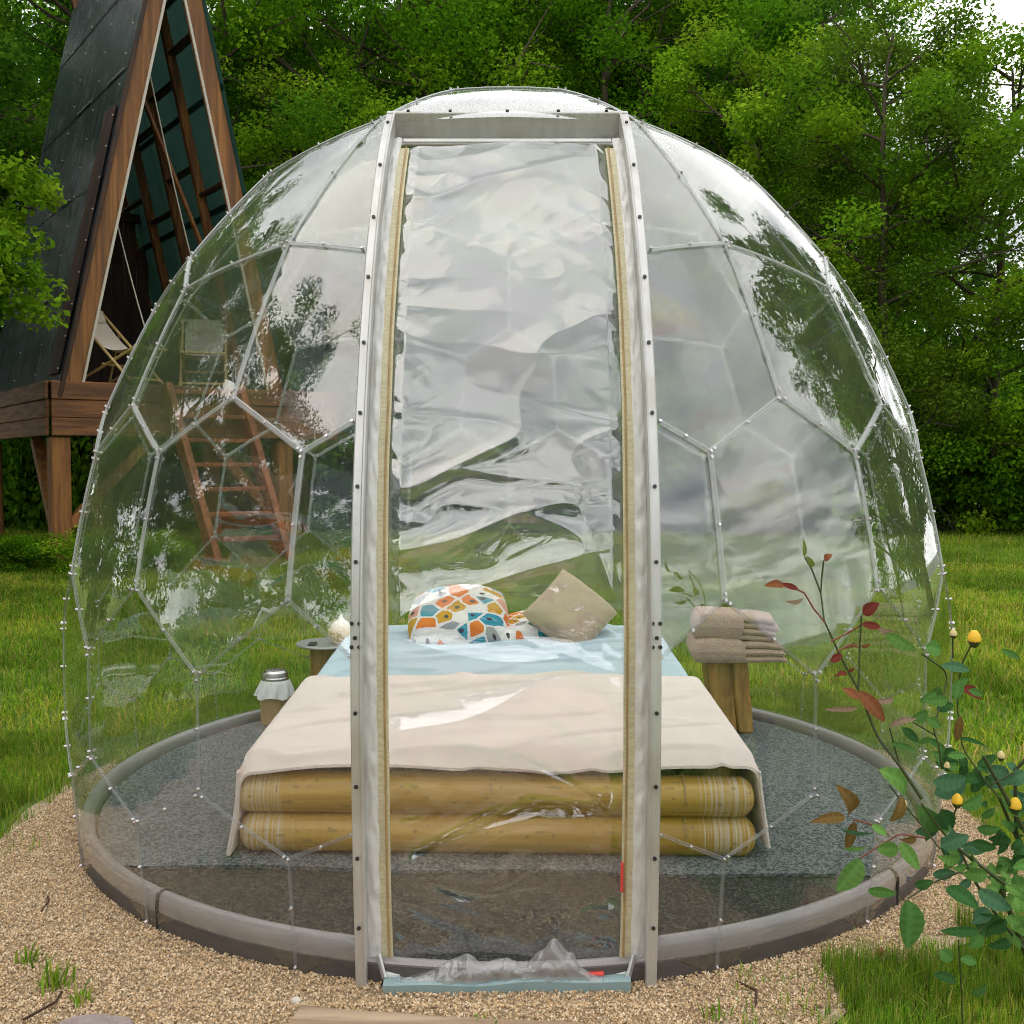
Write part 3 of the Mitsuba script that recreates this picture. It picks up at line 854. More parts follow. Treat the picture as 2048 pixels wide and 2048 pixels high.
def cover(y0, y1, xl, xr, zl, zr, lift, th, seed, fold=1.0, hem=0.0, ny=150):
    fold = fold * 1.3
    """A cloth lying over the bed and hanging down at both sides; closed, with its thickness."""
    q = [(xl - 0.012, zl), (xl - 0.012, zl + 0.04)]
    pts = []
    nside = 16
    for t in np.linspace(0, 1, nside):
        pts.append(('l', t))
    for t in np.linspace(0, 1, 150):
        pts.append(('t', t))
    for t in np.linspace(0, 1, nside):
        pts.append(('r', t))
    yy = np.linspace(y0, y1, ny)
    P = np.zeros((len(pts), ny, 3))
    R = 0.05
    for i, (w, t) in enumerate(pts):
        zt = bed_top(xl if w == 'l' else xr, yy) + lift
        if w == 'l':
            ztop = zt - R
            flare = 0.030 * (1 - t) ** 1.5
            x = xl - flare + 0 * yy
            z = zl + (ztop - zl) * t
            wv = 0.012 * fold * (1 - t) * nfbm(np.stack([yy * 5 + seed, 0 * yy + t, 0 * yy], 1), 2)
            P[i] = np.stack([x + wv, yy, z], 1)
        elif w == 'r':
            ztop = zt - R
            flare = 0.040 * t ** 1.3
            x = xr + flare + 0 * yy
            z = ztop + (zr - ztop) * t
            wv = 0.012 * fold * t * nfbm(np.stack([yy * 5 + seed + 9, 0 * yy + t, 0 * yy], 1), 2)
            P[i] = np.stack([x + wv, yy, z], 1)
        else:
            x = xl + (xr - xl) * t
            e = min(x - xl, xr - x)
            dz = R - math.sqrt(max(R * R - max(R - e, 0) ** 2, 0))
            z = bed_top(x, yy) + lift - dz
            z = z + 0.009 * fold * nfbm(np.stack([0 * yy + x * 2.6 + seed, yy * 4.5, 0 * yy], 1), 3) * min(1, e / 0.1)
            dq = nfbm(np.stack([0 * yy + x * 2.0 + yy * 1.1 + seed, yy * 6.0 - x * 1.5, 0 * yy + 4], 1), 2)
            z = z + 0.010 * fold * np.exp(-(dq / 0.07) ** 2) * min(1, e / 0.15)
            P[i] = np.stack([0 * yy + x, yy, z], 1)
    # the front hem droops and wanders
    if hem:
        f = np.clip((y0 + 0.09 - P[..., 1]) / 0.09, 0, 1) ** 1.6
        topw = np.array([1.0 if w == 't' else 0.0 for w, _ in pts])[:, None]
        P[..., 2] -= hem * f * topw * (1 + 0.35 * np.sin(P[..., 0] * 5 + 1))
    n0 = nfbm(np.stack([P[..., 0] * 3, 0 * P[..., 0], 0 * P[..., 0] + seed], -1), 2)
    P[..., 1] += 0.012 * n0 * np.linspace(1, 0.4, ny)
    du, dv = np.gradient(P, axis=0), np.gradient(P, axis=1)
    N = np.cross(du, dv)
    N /= np.linalg.norm(N, axis=-1, keepdims=True) + 1e-9
    if N[90, 60, 2] < 0:
        N = -N
    o = P + N * th * 0.5
    i_ = P - N * th * 0.5
    # rounded rim
    m, n = P.shape[:2]
    loop = lambda Q: np.concatenate([Q[:, 0], Q[-1, 1:], Q[-2::-1, -1], Q[0, -2:0:-1]])
    a, c = loop(o), loop(i_)
    mid = (a + c) / 2
    rim = np.stack([a, mid, c], 0)
    rim = np.concatenate([rim, rim[:, :1]], 1)
    cen = P.mean((0, 1))
    du_ = loop(P) - loop(P * 0 + P[m // 2, n // 2])
    outd = np.concatenate([-dv[:, 0], du[-1, 1:], dv[-2::-1, -1], -du[0, -2:0:-1]])
    outd /= np.linalg.norm(outd, axis=1, keepdims=True) + 1e-9
    rim[1, :-1] += outd * th * 0.45
    rim[1, -1] = rim[1, 0]
    return cat([grid_mesh(o), grid_mesh(i_[::-1]), grid_mesh(rim)])


single('bed_sheet', cover(-0.2, 1.33, -0.878, 0.822, FZ + 0.20, FZ + 0.27, 0.036, 0.008, 3, fold=1.3), 'blue_cotton', 'pale blue cotton sheet covering the head half of the bed', 'sheet', smooth=50)
single('blanket', cover(-0.885, 0.165, -0.905, 0.848, FZ + 0.008, FZ + 0.03, 0.052, 0.014, 7, fold=1.0, hem=0.050), 'cream_wool', 'cream blanket spread over the foot half of the bed', 'blanket', smooth=50)


def pillow(w, h, t, corner=0.85, n=44, seed=0, wr=0.010):
    u, v = np.meshgrid(np.linspace(-1, 1, n), np.linspace(-1, 1, n), indexing='ij')
    k = 1 - (1 - corner) * (u * v) ** 2 * 0 - 0.06 * ((1 - u ** 2) * np.abs(v) ** 3 + (1 - v ** 2) * np.abs(u) ** 3)
    r = np.maximum(np.abs(u), np.abs(v)) / (np.sqrt(u ** 2 + v ** 2) + 1e-9)
    m = (1 - corner) + corner * 1.0
    rr = 1 - (1 - corner) * (1 - r)
    X, Y = u * w / 2 * k, v * h / 2 * k
    if corner < 1:
        rad = np.sqrt(u ** 2 + v ** 2) + 1e-9
        X = X * (corner + (1 - corner) * np.maximum(np.abs(u), np.abs(v)) / rad * 1.0 / 1.0)
        Y = Y * (corner + (1 - corner) * np.maximum(np.abs(u), np.abs(v)) / rad * 1.0)
    Z = t / 2 * ((1 - u ** 4) * (1 - v ** 4)) ** 0.5
    q = np.stack([X * 9 + seed, Y * 9, 0 * X], -1)
    edge = np.minimum(1 - np.abs(u), 1 - np.abs(v))
    wz = wr * nfbm(q, 3) * np.clip(edge * 6, 0, 1)
    top = np.stack([X, Y, Z + wz], -1)
    bot = np.stack([X, Y, -Z + wz * 0.5], -1)
    uv = np.stack([(u + 1) / 2, (v + 1) / 2], -1).reshape(-1, 2)
    return cat([grid_mesh(top), grid_mesh(bot[::-1])]), np.vstack([uv, uv[::1].reshape(n, n, 2)[::-1].reshape(-1, 2)])


def xf(m, M):
    m = m.copy()
    m.apply_transform(M)
    return m


def rot(ax, deg):
    return trimesh.transformations.rotation_matrix(math.radians(deg), ax)


def mov(*p):
    return trimesh.transformations.translation_matrix(p)


m, uv = pillow(0.56, 0.44, 0.22, corner=0.35, seed=2, wr=0.016)
single('cushion', xf(m, mov(-0.265, 1.03, 0.590) @ rot([0, 0, 1], -8) @ rot([1, 0, 0], 40) @ rot([0, 0, 1], 6)), 'printed_cotton', 'white cushion with multicoloured cell print, plump, at the bed head', 'cushion', smooth=True, uv=uv)
m, uv = pillow(0.42, 0.34, 0.13, corner=0.8, seed=6, wr=0.014)
single('pillow', xf(m, mov(0.05, 1.10, 0.535) @ rot([0, 1, 0], -6) @ rot([1, 0, 0], 8) @ rot([0, 0, 1], 20)), 'printed_cotton', 'flat printed pillow wedged between the colourful and the beige cushion', 'pillow', smooth=True, uv=uv)
m, uv = pillow(0.40, 0.38, 0.17, corner=0.95, seed=9, wr=0.012)
single('cushion', xf(m, mov(0.320, 1.03, 0.625) @ rot([0, 0, 1], 22) @ rot([1, 0, 0], 52) @ rot([0, 0, 1], 40)), 'beige_linen', 'plain beige square cushion standing on one corner on the bed', 'cushion', smooth=True)

# ---------------------------------------------------------------- left side table, lamp, bin
tb = thing('side_table', 'round grey topped side table on a log left of the bed', 'table')
TX, TY = -0.965, 1.15
part(tb, 'log_base', lathe([(0.0, FZ), (0.112, FZ), (0.110, FZ + 0.1), (0.100, FZ + 0.24), (0.104, FZ + 0.362), (0.0, FZ + 0.362)], 36, (TX + 0.012, TY, 0), 0.10, 3), 'stump_wood', smooth=40)
part(tb, 'table_top', lathe([(0.0, 0.4385), (0.160, 0.4385), (0.166, 0.443), (0.166, 0.448), (0.162, 0.452), (0.0, 0.452)], 48, (TX, TY, 0)), 'zinc_disc', smooth=30)
ln = thing('onion_lamp', 'cream onion shaped lamp with pointed top on the log side table', 'lamp')
part(ln, 'lamp_globe', lathe([(0.0, 0.4525), (0.035, 0.453), (0.056, 0.468), (0.068, 0.492), (0.070, 0.512), (0.064, 0.535), (0.048, 0.556), (0.028, 0.572), (0.014, 0.585), (0.006, 0.602), (0.0, 0.612)], 36, (-0.888, 1.12, 0)), 'onion_glass', smooth=True)
single('phone', box(-1.03, 1.07, 0.4585, 0.042, 0.06, 0.012, 0.004), 'black_plastic', 'small black gadget on the grey round table top', 'gadget')
bn = thing('waste_bin', 'tan waste bin with white bag collar and steel lid on the carpet', 'bin')
BX, BY = -1.195, 0.93
part(bn, 'bin_body', lathe([(0.0, FZ), (0.070, FZ), (0.074, FZ + 0.01), (0.080, FZ + 0.17), (0.0, FZ + 0.17)], 40, (BX, BY, 0)), 'kraft_board', smooth=40)
a_ = np.linspace(0, 2 * np.pi, 73)
cols = []
for t in np.linspace(0, 1, 9):
    r = 0.070 + 0.030 * t ** 0.8 + 0.006 * np.sin(a_ * 9 + 3 * t) * t + 0.004 * np.sin(a_ * 17) * t
    z = FZ + 0.225 - 0.085 * t - 0.006 * np.sin(a_ * 5) * t
    cols.append(np.stack([BX + r * np.cos(a_), BY + r * np.sin(a_), z], 1))
part(bn, 'bag', grid_mesh(np.stack(cols, 0)), 'white_bag', smooth=True)
part(bn, 'lid', lathe([(0.0, FZ + 0.2), (0.066, FZ + 0.20), (0.068, FZ + 0.235), (0.064, FZ + 0.24), (0.064, FZ + 0.25), (0.062, FZ + 0.262), (0.05, FZ + 0.272), (0.0, FZ + 0.275)], 40, (BX, BY, 0)), 'steel_lid', smooth=30)

# ---------------------------------------------------------------- right stool and towels
st = thing('wooden_stool', 'upright rough oak block stool right of the bed carrying towels', 'stool')
SX, SY = 1.115, 0.80


def block(x0, x1, seed):
    m = box((x0 + x1) / 2, 0, 0.19, x1 - x0, 0.19, 0.36, 0.010)
    m = m.subdivide().subdivide().subdivide()
    v = np.array(m.vertices)
    v[:, 0] *= 0.93 + 0.10 * v[:, 2] / 0.37
    v[:, 0] -= 0.045 * v[:, 2] / 0.37
    v[:, :2] += 0.006 * np.stack([nfbm(v * [5, 5, 3] + seed, 2), nfbm(v * [5, 5, 3] + seed + 20, 2)], 1)
    return tm(v + [SX, SY, FZ - 0.009], m.faces)


part(st, 'block', cat([block(-0.098, 0.012, 1), block(0.016, 0.098, 5)]), 'oak_block', smooth=40)


def folded(w, dep, layer, n, seed, wrap):
    """Folded terry cloth: n loose layers, their left part held in an outer fold."""
    ms = []
    for i in range(n):
        dx = 0.010 * math.sin(seed + 2.1 * i)
        ms.append(rounded_slab(-w / 2 + 0.02, w / 2 + dx, -dep / 2 - 0.004 * (i % 2), dep / 2, layer * i + 0.0015, layer * (i + 1) - 0.0015, layer * 0.5))
    ms.append(rounded_slab(-w / 2 - 0.012, -w / 2 + wrap, -dep / 2 - 0.014, dep / 2 + 0.01, -0.001, layer * n + 0.010, 0.040))
    out = []
    for m in ms:
        m = m.subdivide()
        v = np.array(m.vertices)
        q = np.clip(v[:, 0] / (w / 2), -1, 1)
        v[:, 2] -= 0.018 * np.clip(q - 0.3, 0, 1) ** 2 * (v[:, 2] / (layer * n))
        v[:, 2] *= 1 - 0.10 * np.clip(np.abs(q) - 0.6, 0, 1)
        v += 0.010 * np.stack([nfbm(v * 7 + seed, 2), nfbm(v * 7 + seed + 11, 2), 0.8 * nfbm(v * 7 + seed + 23, 2)], 1)
        out.append(tm(v, m.faces))
    return cat(out)


tz = FZ + 0.366
m = xf(folded(0.44, 0.30, 0.034, 3, 1, 0.25), mov(SX + 0.01, SY - 0.02, tz) @ rot([0, 0, 1], -5))
single('towel', m, 'towel_terry', 'lower folded beige towel with drooping end, lying on the oak stool', 'towel', smooth=60)
m = xf(folded(0.40, 0.27, 0.029, 4, 4, 0.24), mov(SX - 0.002, SY - 0.02, tz + 0.108) @ rot([0, 0, 1], -9) @ rot([0, 1, 0], 2))
single('towel', m, 'towel_terry', 'upper folded pinkish beige towel on top of the other towel', 'towel', smooth=60)
#==ENVIRONMENT==
# ================================================================ grass
def grass_patch(size, n, h, w, seed, pal, tris=3):
    r = np.random.default_rng(seed)
    p = r.uniform(0, size, (n, 2))
    clump = meshkit.noise(np.c_[p * 5.0 / max(size, 1) * 2, np.full((n, 1), seed * 3.3)])
    H = h * r.uniform(0.5, 1.15, n) * (0.7 + 0.6 * clump)
    az = r.uniform(0, 2 * np.pi, n)
    lean = r.uniform(0.15, 1.0, n) ** 1.3 * H * 0.9
    W = w * r.uniform(0.7, 1.3, n)
    d = np.stack([np.cos(az), np.sin(az)], 1)
    sd = np.stack([-d[:, 1], d[:, 0]], 1)
    z0 = np.zeros(n)
    b0 = np.c_[p - sd * W[:, None] / 2, z0 - 0.004]
    b1 = np.c_[p + sd * W[:, None] / 2, z0 - 0.004]
    m = p + d * (lean * 0.35)[:, None]
    m0 = np.c_[m - sd * W[:, None] * 0.42, H * 0.62]
    m1 = np.c_[m + sd * W[:, None] * 0.42, H * 0.62]
    t = np.c_[p + d * lean[:, None], H * 0.95]
    V = np.stack([b0, b1, m1, m0, t], 1).reshape(-1, 3)
    i = np.arange(n)[:, None] * 5
    F = np.concatenate([i + [0, 1, 2], i + [0, 2, 3], i + [3, 2, 4]]) if tris == 3 else np.concatenate([i + [0, 1, 4]])
    pal = np.array(pal)
    c = pal[r.integers(len(pal), size=n)] * r.uniform(0.8, 1.2, (n, 1))
    big = meshkit.noise(np.c_[p * 3.0, np.full((n, 1), seed * 1.7)])[:, None]
    c = c * (0.75 + 0.5 * big)
    return tm(V, F), np.repeat(np.clip(c, 0, 1), 5, 0)


GP = [(0.245, 0.42, 0.030), (0.18, 0.36, 0.028), (0.33, 0.45, 0.04), (0.12, 0.27, 0.028), (0.42, 0.40, 0.11), (0.21, 0.40, 0.03)]
TONE = [1.0, 0.72, 1.15, 0.88]
for q in range(4):
    m, c = grass_patch(1.0, 2300, 0.085 * (0.85 + 0.4 * (q == 1)), 0.0065, 40 + q, np.array(GP) * TONE[q] * ([1.25, 1.0, 1.1] if q == 2 else [1, 1, 1]))
    scene[f'grass_near_{q}'] = {'type': 'shapegroup', 'blades': mikit.ply(m, 'mat_grass_matter', color=c)}
for q in range(3):
    m, c = grass_patch(2.0, 2600, 0.10, 0.013, 50 + q, np.array(GP) * TONE[q] * ([1.2, 1.0, 1.1] if q == 2 else [1, 1, 1]), 1)
    scene[f'grass_far_{q}'] = {'type': 'shapegroup', 'blades': mikit.ply(m, 'mat_grass_matter', color=c)}
labels['grass'] = {'label': 'short bright green lawn grass round the tent and up to the trees', 'kind': 'stuff'}
gk = 0


def lay(group, n, size, x, y, s=1.0, hz=1.0):
    global gk
    gk += 1
    a = int(rng.integers(4)) * 90 + rng.uniform(-4, 4)
    scene[f'grass__{gk:03d}'] = {'type': 'instance', 'g': {'type': 'ref', 'id': f'{group}_{int(rng.integers(n))}'},
                                 'to_world': T().translate([x, y, 0]).rotate([0, 0, 1], a).scale([s, s, s * hz]).translate([-size / 2, -size / 2, 0])}


blocked = Point(0, 0).buffer(1.72).union(gravel_poly.buffer(-0.10))
for x in np.arange(-8.0, 8.1, 0.96):
    for y in np.arange(-1.5, 9.6, 0.96):
        if abs(x) > 0.62 * (y + 4.9) + 0.6:
            continue
        if blocked.intersects(Point(x, y).buffer(0.50)):
            for dx in (-0.36, -0.12, 0.12, 0.36):
                for dy in (-0.36, -0.12, 0.12, 0.36):
                    if not blocked.intersects(Point(x + dx, y + dy).buffer(0.10)):
                        lay('grass_near', 4, 1.0, x + dx, y + dy, 0.26, 3.2)
        else:
            lay('grass_near', 4, 1.0, x + rng.uniform(-0.1, 0.1), y + rng.uniform(-0.1, 0.1), 1.15, 0.85 + 0.5 * float(meshkit.noise(np.array([x * 0.4, y * 0.4, 3.0]))))
for x in np.arange(-17, 17.1, 1.9):
    for y in np.arange(10.2, 25, 1.9):
        if abs(x) < 0.62 * (y + 4.9) + 1.5:
            lay('grass_far', 3, 2.0, x, y, 1.05, 0.9 + 0.5 * float(meshkit.noise(np.array([x * 0.3, y * 0.3, 8.0]))))
# lawn corner in front on the right, loose towards the gravel
for q in range(3):
    m, c = grass_patch(0.25, 260, 0.075, 0.0034, 60 + q, GP)
    scene[f'grass_corner_{q}'] = {'type': 'shapegroup', 'blades': mikit.ply(m, 'mat_grass_matter', color=c)}
    m, c = grass_patch(0.25, 34, 0.055, 0.0034, 64 + q, GP)
    scene[f'grass_thin_{q}'] = {'type': 'shapegroup', 'blades': mikit.ply(m, 'mat_grass_matter', color=c)}
for x in np.arange(0.7, 2.9, 0.2):
    for y in np.arange(-2.5, -0.7, 0.2):
        gap = gravel_poly.exterior.distance(Point(x, y)) * (1 if not gravel_poly.contains(Point(x, y)) else -1)
        if gap > 0.03 + 0.10 * float(meshkit.noise(np.array([x * 4, y * 4, 1.0]))):
            lay('grass_corner', 3, 0.25, x, y, 1.0, rng.uniform(0.45, 0.85))
        if gap > -0.18 and np.hypot(x, y) > 1.78:
            lay('grass_thin', 3, 0.25, x, y, 1.0, rng.uniform(0.6, 1.2))
            lay('grass_thin', 3, 0.25, x + 0.05, y + 0.06, 1.0, rng.uniform(0.6, 1.2))
for x in np.arange(-2.6, -1.7, 0.2):
    for y in np.arange(-1.4, 0.9, 0.2):
        gap = gravel_poly.exterior.distance(Point(x, y)) * (1 if not gravel_poly.contains(Point(x, y)) else -1)
        if -0.10 < gap < 0.45:
            lay('grass_thin' if gap < 0.06 else 'grass_corner', 3, 0.25, x, y, 1.0, rng.uniform(0.9, 1.4))


# ================================================================ trees
def leaf_cloud(r, centers, radii, counts, size, pal, flat=0.7, droop=0.35, light=1.15):
    """Leaves (two folded triangles each) scattered through clumps."""
    cs = np.repeat(centers, counts, 0)
    rr = np.repeat(radii, counts)
    n = len(cs)
    q = r.standard_normal((n, 3))
    q /= np.linalg.norm(q, axis=1, keepdims=True)
    q *= (r.random(n) ** 0.45)[:, None]
    p = cs + q * rr[:, None] * [1, 1, flat]
    nrm = r.standard_normal((n, 3)) * 0.75 + [0, 0, 0.9] + q * 0.5
    nrm /= np.linalg.norm(nrm, axis=1, keepdims=True)
    d = r.standard_normal((n, 3))
    d[:, 2] -= droop
    d -= nrm * (d * nrm).sum(1, keepdims=True)
    d /= np.linalg.norm(d, axis=1, keepdims=True) + 1e-9
    s = np.cross(nrm, d)
    L = size * r.uniform(0.7, 1.3, n)[:, None]
    w = L * 0.33
    a, b = p - d * L / 2, p + d * L / 2
    m = p + nrm * L * 0.06
    V = np.stack([a, m + s * w, b, m - s * w], 1).reshape(-1, 3)
    i = np.arange(n)[:, None] * 4
    F = np.concatenate([i + [0, 1, 2], i + [0, 2, 3]])
    pal = np.array(pal) * light
    cc = pal[r.integers(len(pal), size=len(centers))] * r.uniform(0.8, 1.2, (len(centers), 1))
    c = np.repeat(cc, counts, 0) * r.uniform(0.75, 1.25, (n, 1))
    return tm(V, F), np.repeat(np.clip(c, 0, 1), 4, 0)


def make_tree(seed, H, z0, R, nlimb, leaves, size, pal, trunk_r, spread=1.0, top_bias=0.0):
    """Trunk with limbs, and a crown of leaf clumps carried by the limbs."""
    r = np.random.default_rng(seed)
    n = 12
    zt = np.linspace(-0.05, H * 0.86, n)
    tr = np.stack([0.25 * np.cumsum(r.standard_normal(n) * 0.4) * (np.arange(n) > 0), 0.25 * np.cumsum(r.standard_normal(n) * 0.4) * (np.arange(n) > 0), zt], 1)
    wood = [tube(tr, trunk_r * (1 - 0.85 * np.linspace(0, 1, n)) + 0.25 * trunk_r * np.exp(-np.linspace(0, 1, n) * 18), 9)]
    C, Rd, K = [], [], []
    for i in range(nlimb):
        f = (i + r.random()) / nlimb
        z = z0 + (H * 0.86 - z0) * f
        base = np.array([np.interp(z, zt, tr[:, k]) for k in range(3)])
        az = i * 2.4 + r.uniform(-0.5, 0.5)
        prof = math.sin(math.pi * (0.20 + 0.72 * f)) ** 0.8
        ln = R * prof * r.uniform(0.65, 1.1)
        up = r.uniform(0.05, 0.55) + 0.5 * f
        t = np.linspace(0, 1, 6)[:, None]
        dirv = np.array([math.cos(az), math.sin(az), up])
        pth = base + t * dirv * ln + np.array([0, 0, -0.18 * ln]) * t ** 2 + 0.05 * ln * r.standard_normal((6, 3)) * t
        wood.append(tube(pth, trunk_r * 0.42 * (1 - f * 0.5) * (1 - 0.85 * t[:, 0]), 6))
        for j in range(int(3 + 4 * prof * spread)):
            tt = r.uniform(0.35, 1.05)
            p = base + tt * dirv * ln + r.standard_normal(3) * [0.22 * ln, 0.22 * ln, 0.16 * ln]
            q0 = base + (tt * 0.7) * dirv * ln
            wood.append(tube([q0, (q0 + p) / 2 + r.standard_normal(3) * 0.05, p], [trunk_r * 0.13, trunk_r * 0.09, trunk_r * 0.03], 4))
            C.append(p)
            Rd.append(r.uniform(0.34, 0.80) * R / 3.6)
    C, Rd = np.array(C), np.array(Rd)
    k = np.maximum((leaves * Rd ** 2 / (Rd ** 2).sum()).astype(int), 8)
    m, c = leaf_cloud(r, C, Rd, k, size, pal)
    return cat(wood), m, c


PAL_A = [(0.090, 0.225, 0.010), (0.125, 0.275, 0.012), (0.065, 0.17, 0.010), (0.19, 0.34, 0.016), (0.10, 0.24, 0.010)]
PAL_B = [(0.048, 0.135, 0.011), (0.070, 0.17, 0.013), (0.036, 0.105, 0.010), (0.10, 0.215, 0.014)]
PAL_C = [(0.19, 0.34, 0.016), (0.14, 0.28, 0.014), (0.24, 0.38, 0.022), (0.12, 0.25, 0.014)]
PAL_D = [(0.115, 0.215, 0.018), (0.15, 0.25, 0.025), (0.085, 0.175, 0.015)]
kinds = {
    'a': make_tree(1, 15, 2.2, 4.3, 26, 62000, 0.105, PAL_A, 0.22),
    'b': make_tree(2, 17, 2.8, 4.2, 28, 62000, 0.105, PAL_B, 0.26),
    'c': make_tree(3, 11, 0.9, 3.5, 24, 50000, 0.092, PAL_C, 0.16),
    'd': make_tree(4, 12, 1.0, 3.4, 26, 52000, 0.088, PAL_D, 0.15),
    'f': make_tree(6, 15, 0.8, 4.6, 34, 52000, 0.19, PAL_B, 0.24, 1.3),
    'e': make_tree(5, 16, 2.0, 4.2, 24, 34000, 0.11, PAL_A, 0.22, 0.8),
}
for kk, (w_, l_, c_) in kinds.items():
    scene[f'trunk_kind_{kk}'] = {'type': 'shapegroup', 'wood': mikit.ply(w_, 'mat_bark', smooth=True)}
    scene[f'crown_kind_{kk}'] = {'type': 'shapegroup', 'leaves': mikit.ply(l_, 'mat_leaf_matter', color=c_)}


def tree(name, kind, x, y, s, rz, label, sz=1.0, group=None):
    t = thing(name, label, 'tree', group)
    M = T().translate([x, y, 0]).rotate([0, 0, 1], rz).scale([s, s, s * sz])
    scene[t + '__trunk'] = {'type': 'instance', 'g': {'type': 'ref', 'id': f'trunk_kind_{kind}'}, 'to_world': M}
    scene[t + '__crown'] = {'type': 'instance', 'g': {'type': 'ref', 'id': f'crown_kind_{kind}'}, 'to_world': M}
    return t


tree('dark_tree', 'b', -13.0, 15.5, 1.0, 20, 'dark tree at the left picture edge behind the timber cabin')
tree('dark_tree', 'b', -8.6, 19.0, 1.05, 150, 'dark tree rising directly behind the pointed cabin top')
tree('broadleaf_tree', 'a', -5.2, 21.0, 1.05, 70, 'green tree just right of the pointed cabin, left of the dome top')
tree('broadleaf_tree', 'a', -1.6, 19.5, 1.0, 200, 'green tree directly behind the top of the dome')
tree('broadleaf_tree', 'a', 2.2, 20.5, 1.02, 310, 'bright green tree right of the dome top')
tree('dark_tree', 'b', 6.0, 22.5, 1.05, 35, 'dark green tall tree with sky showing through, upper right')
tree('sparse_tree', 'e', 8.3, 24.5, 0.98, 255, 'thin crowned tree below the white sky gap, upper right corner')
tree('bright_tree', 'c', 5.0, 17.2, 0.98, 100, 'yellow green tree to the right of the dome shoulder')
tree('willow_tree', 'd', 7.2, 15.8, 0.92, 10, 'grey green willowy tree right of the dome at mid height')
tree('bright_tree', 'c', 9.6, 16.0, 0.95, 240, 'bright green tree at the right picture edge')
tree('dark_tree', 'b', 3.2, 26.0, 1.1, 120, 'dark tree deep in the wood behind the right dome shoulder')
tree('dark_tree', 'b', -3.2, 26.0, 1.1, 280, 'dark tree deep in the wood left of the dome top')
tree('dark_tree', 'b', 11.5, 24.5, 0.62, 80, 'low dark tree at the far right behind the bright tree')
tree('dark_tree', 'b', -17.5, 22.0, 1.05, 210, 'dark tree deep in the wood beyond the left picture edge')
tree('broadleaf_tree', 'a', -11.3, 26.0, 1.1, 10, 'green tree far behind the left slope of the cabin')
tree('dark_tree', 'b', 0.3, 25.0, 1.0, 60, 'dark tree deep in the wood straight behind the dome')
tree('broadleaf_tree', 'c', -7.0, 24.5, 1.2, 140, 'low branched tree deep in the wood behind the cabin')
tree('bright_tree', 'c', 2.6, 23.0, 1.2, 190, 'low branched bright tree behind the right half of the dome')
tree('bright_tree', 'c', -3.4, 17.8, 0.9, 330, 'low branched bright tree behind the left half of the dome')
for i, (x, y, w) in enumerate(((-19, 29, 'far left'), (-13.5, 31, 'left, beyond the cabin'), (-8, 30, 'left of the dome top'), (-2.5, 31, 'behind the dome top'), (3, 30.5, 'right of the dome top'), (7.0, 30, 'right, before the sky gap'))):
    tree('backing_tree', 'f', x, y, 1.15, 50 * i, 'dark tree in the deepest row of the wood, ' + w, 1.0)
r = np.random.default_rng(88)
nw = 420
wc = np.stack([r.uniform(-42, 40, nw), r.uniform(34, 42, nw), r.uniform(0.5, 1, nw) ** 0.7 * r.uniform(1.0, 17.0, nw)], 1)
wc[:, 2] *= 1 - 0.55 * np.clip((wc[:, 0] - 13) / 6, 0, 1)
wm, wcol = leaf_cloud(r, wc, r.uniform(1.6, 3.0, nw), np.full(nw, 150), 0.50, PAL_B)
k = number('woodland')
scene[k] = mikit.ply(wm, 'mat_leaf_matter', color=wcol)
labels[k] = {'kind': 'stuff', 'label': 'far dark mass of woodland foliage closing the view behind the trees'}
# trees behind the photographer: the dome mirrors them
tree('mirrored_tree', 'b', -6.6, -3.4, 0.52, 60, 'tree left of the tent whose dark outline is mirrored in the left panels')
tree('mirrored_tree', 'b', -9.0, 0.6, 0.72, 130, 'dark tree left of the tent mirrored in the outermost left panels')
tree('mirrored_tree', 'a', -10.5, 4.2, 0.85, 30, 'green tree left of the cabin mirrored in the outermost left panels')
tree('mirrored_tree', 'f', -8.8, -9.5, 0.60, 260, 'dense tree behind the viewer to the left, mirrored in the lower left panels')
tree('mirrored_tree', 'f', -12.0, -5.5, 0.72, 100, 'second dense tree to the left of the viewer, mirrored in the lower left panels')
tree('mirrored_tree', 'f', -8.6, 3.6, 0.62, 170, 'dense tree just left of the tent mirrored in the outermost left panels')
tree('mirrored_tree', 'f', -7.4, -0.8, 0.34, 220, 'low dense tree beside the tent mirrored in the lower left panels')
tree('mirrored_tree', 'f', -10.8, 8.0, 0.85, 40, 'dense tree left of the cabin mirrored in the left rim of the dome')
hedge = ((-9.5, 'farthest left'), (-6.3, 'second from left'), (-3.1, 'middle one'), (0.0, 'second from right'), (3.0, 'farthest right'))
for i, (x, w) in enumerate(hedge):
    tree('mirrored_bush', 'f', x, -21.0 - (i % 2), 0.47, 20 + 90 * i, w + ' of the low trees behind the viewer, mirrored in the door foil', 0.9)
tree('willow_tree', 'd', 8.2, 1.8, 0.62, 200, 'willow beside the tent whose branches are mirrored in the right panels')
tree('mirrored_tree', 'f', 13.6, 7.5, 1.2, 10, 'dark tree far right of the tent mirrored in the outermost right panels')
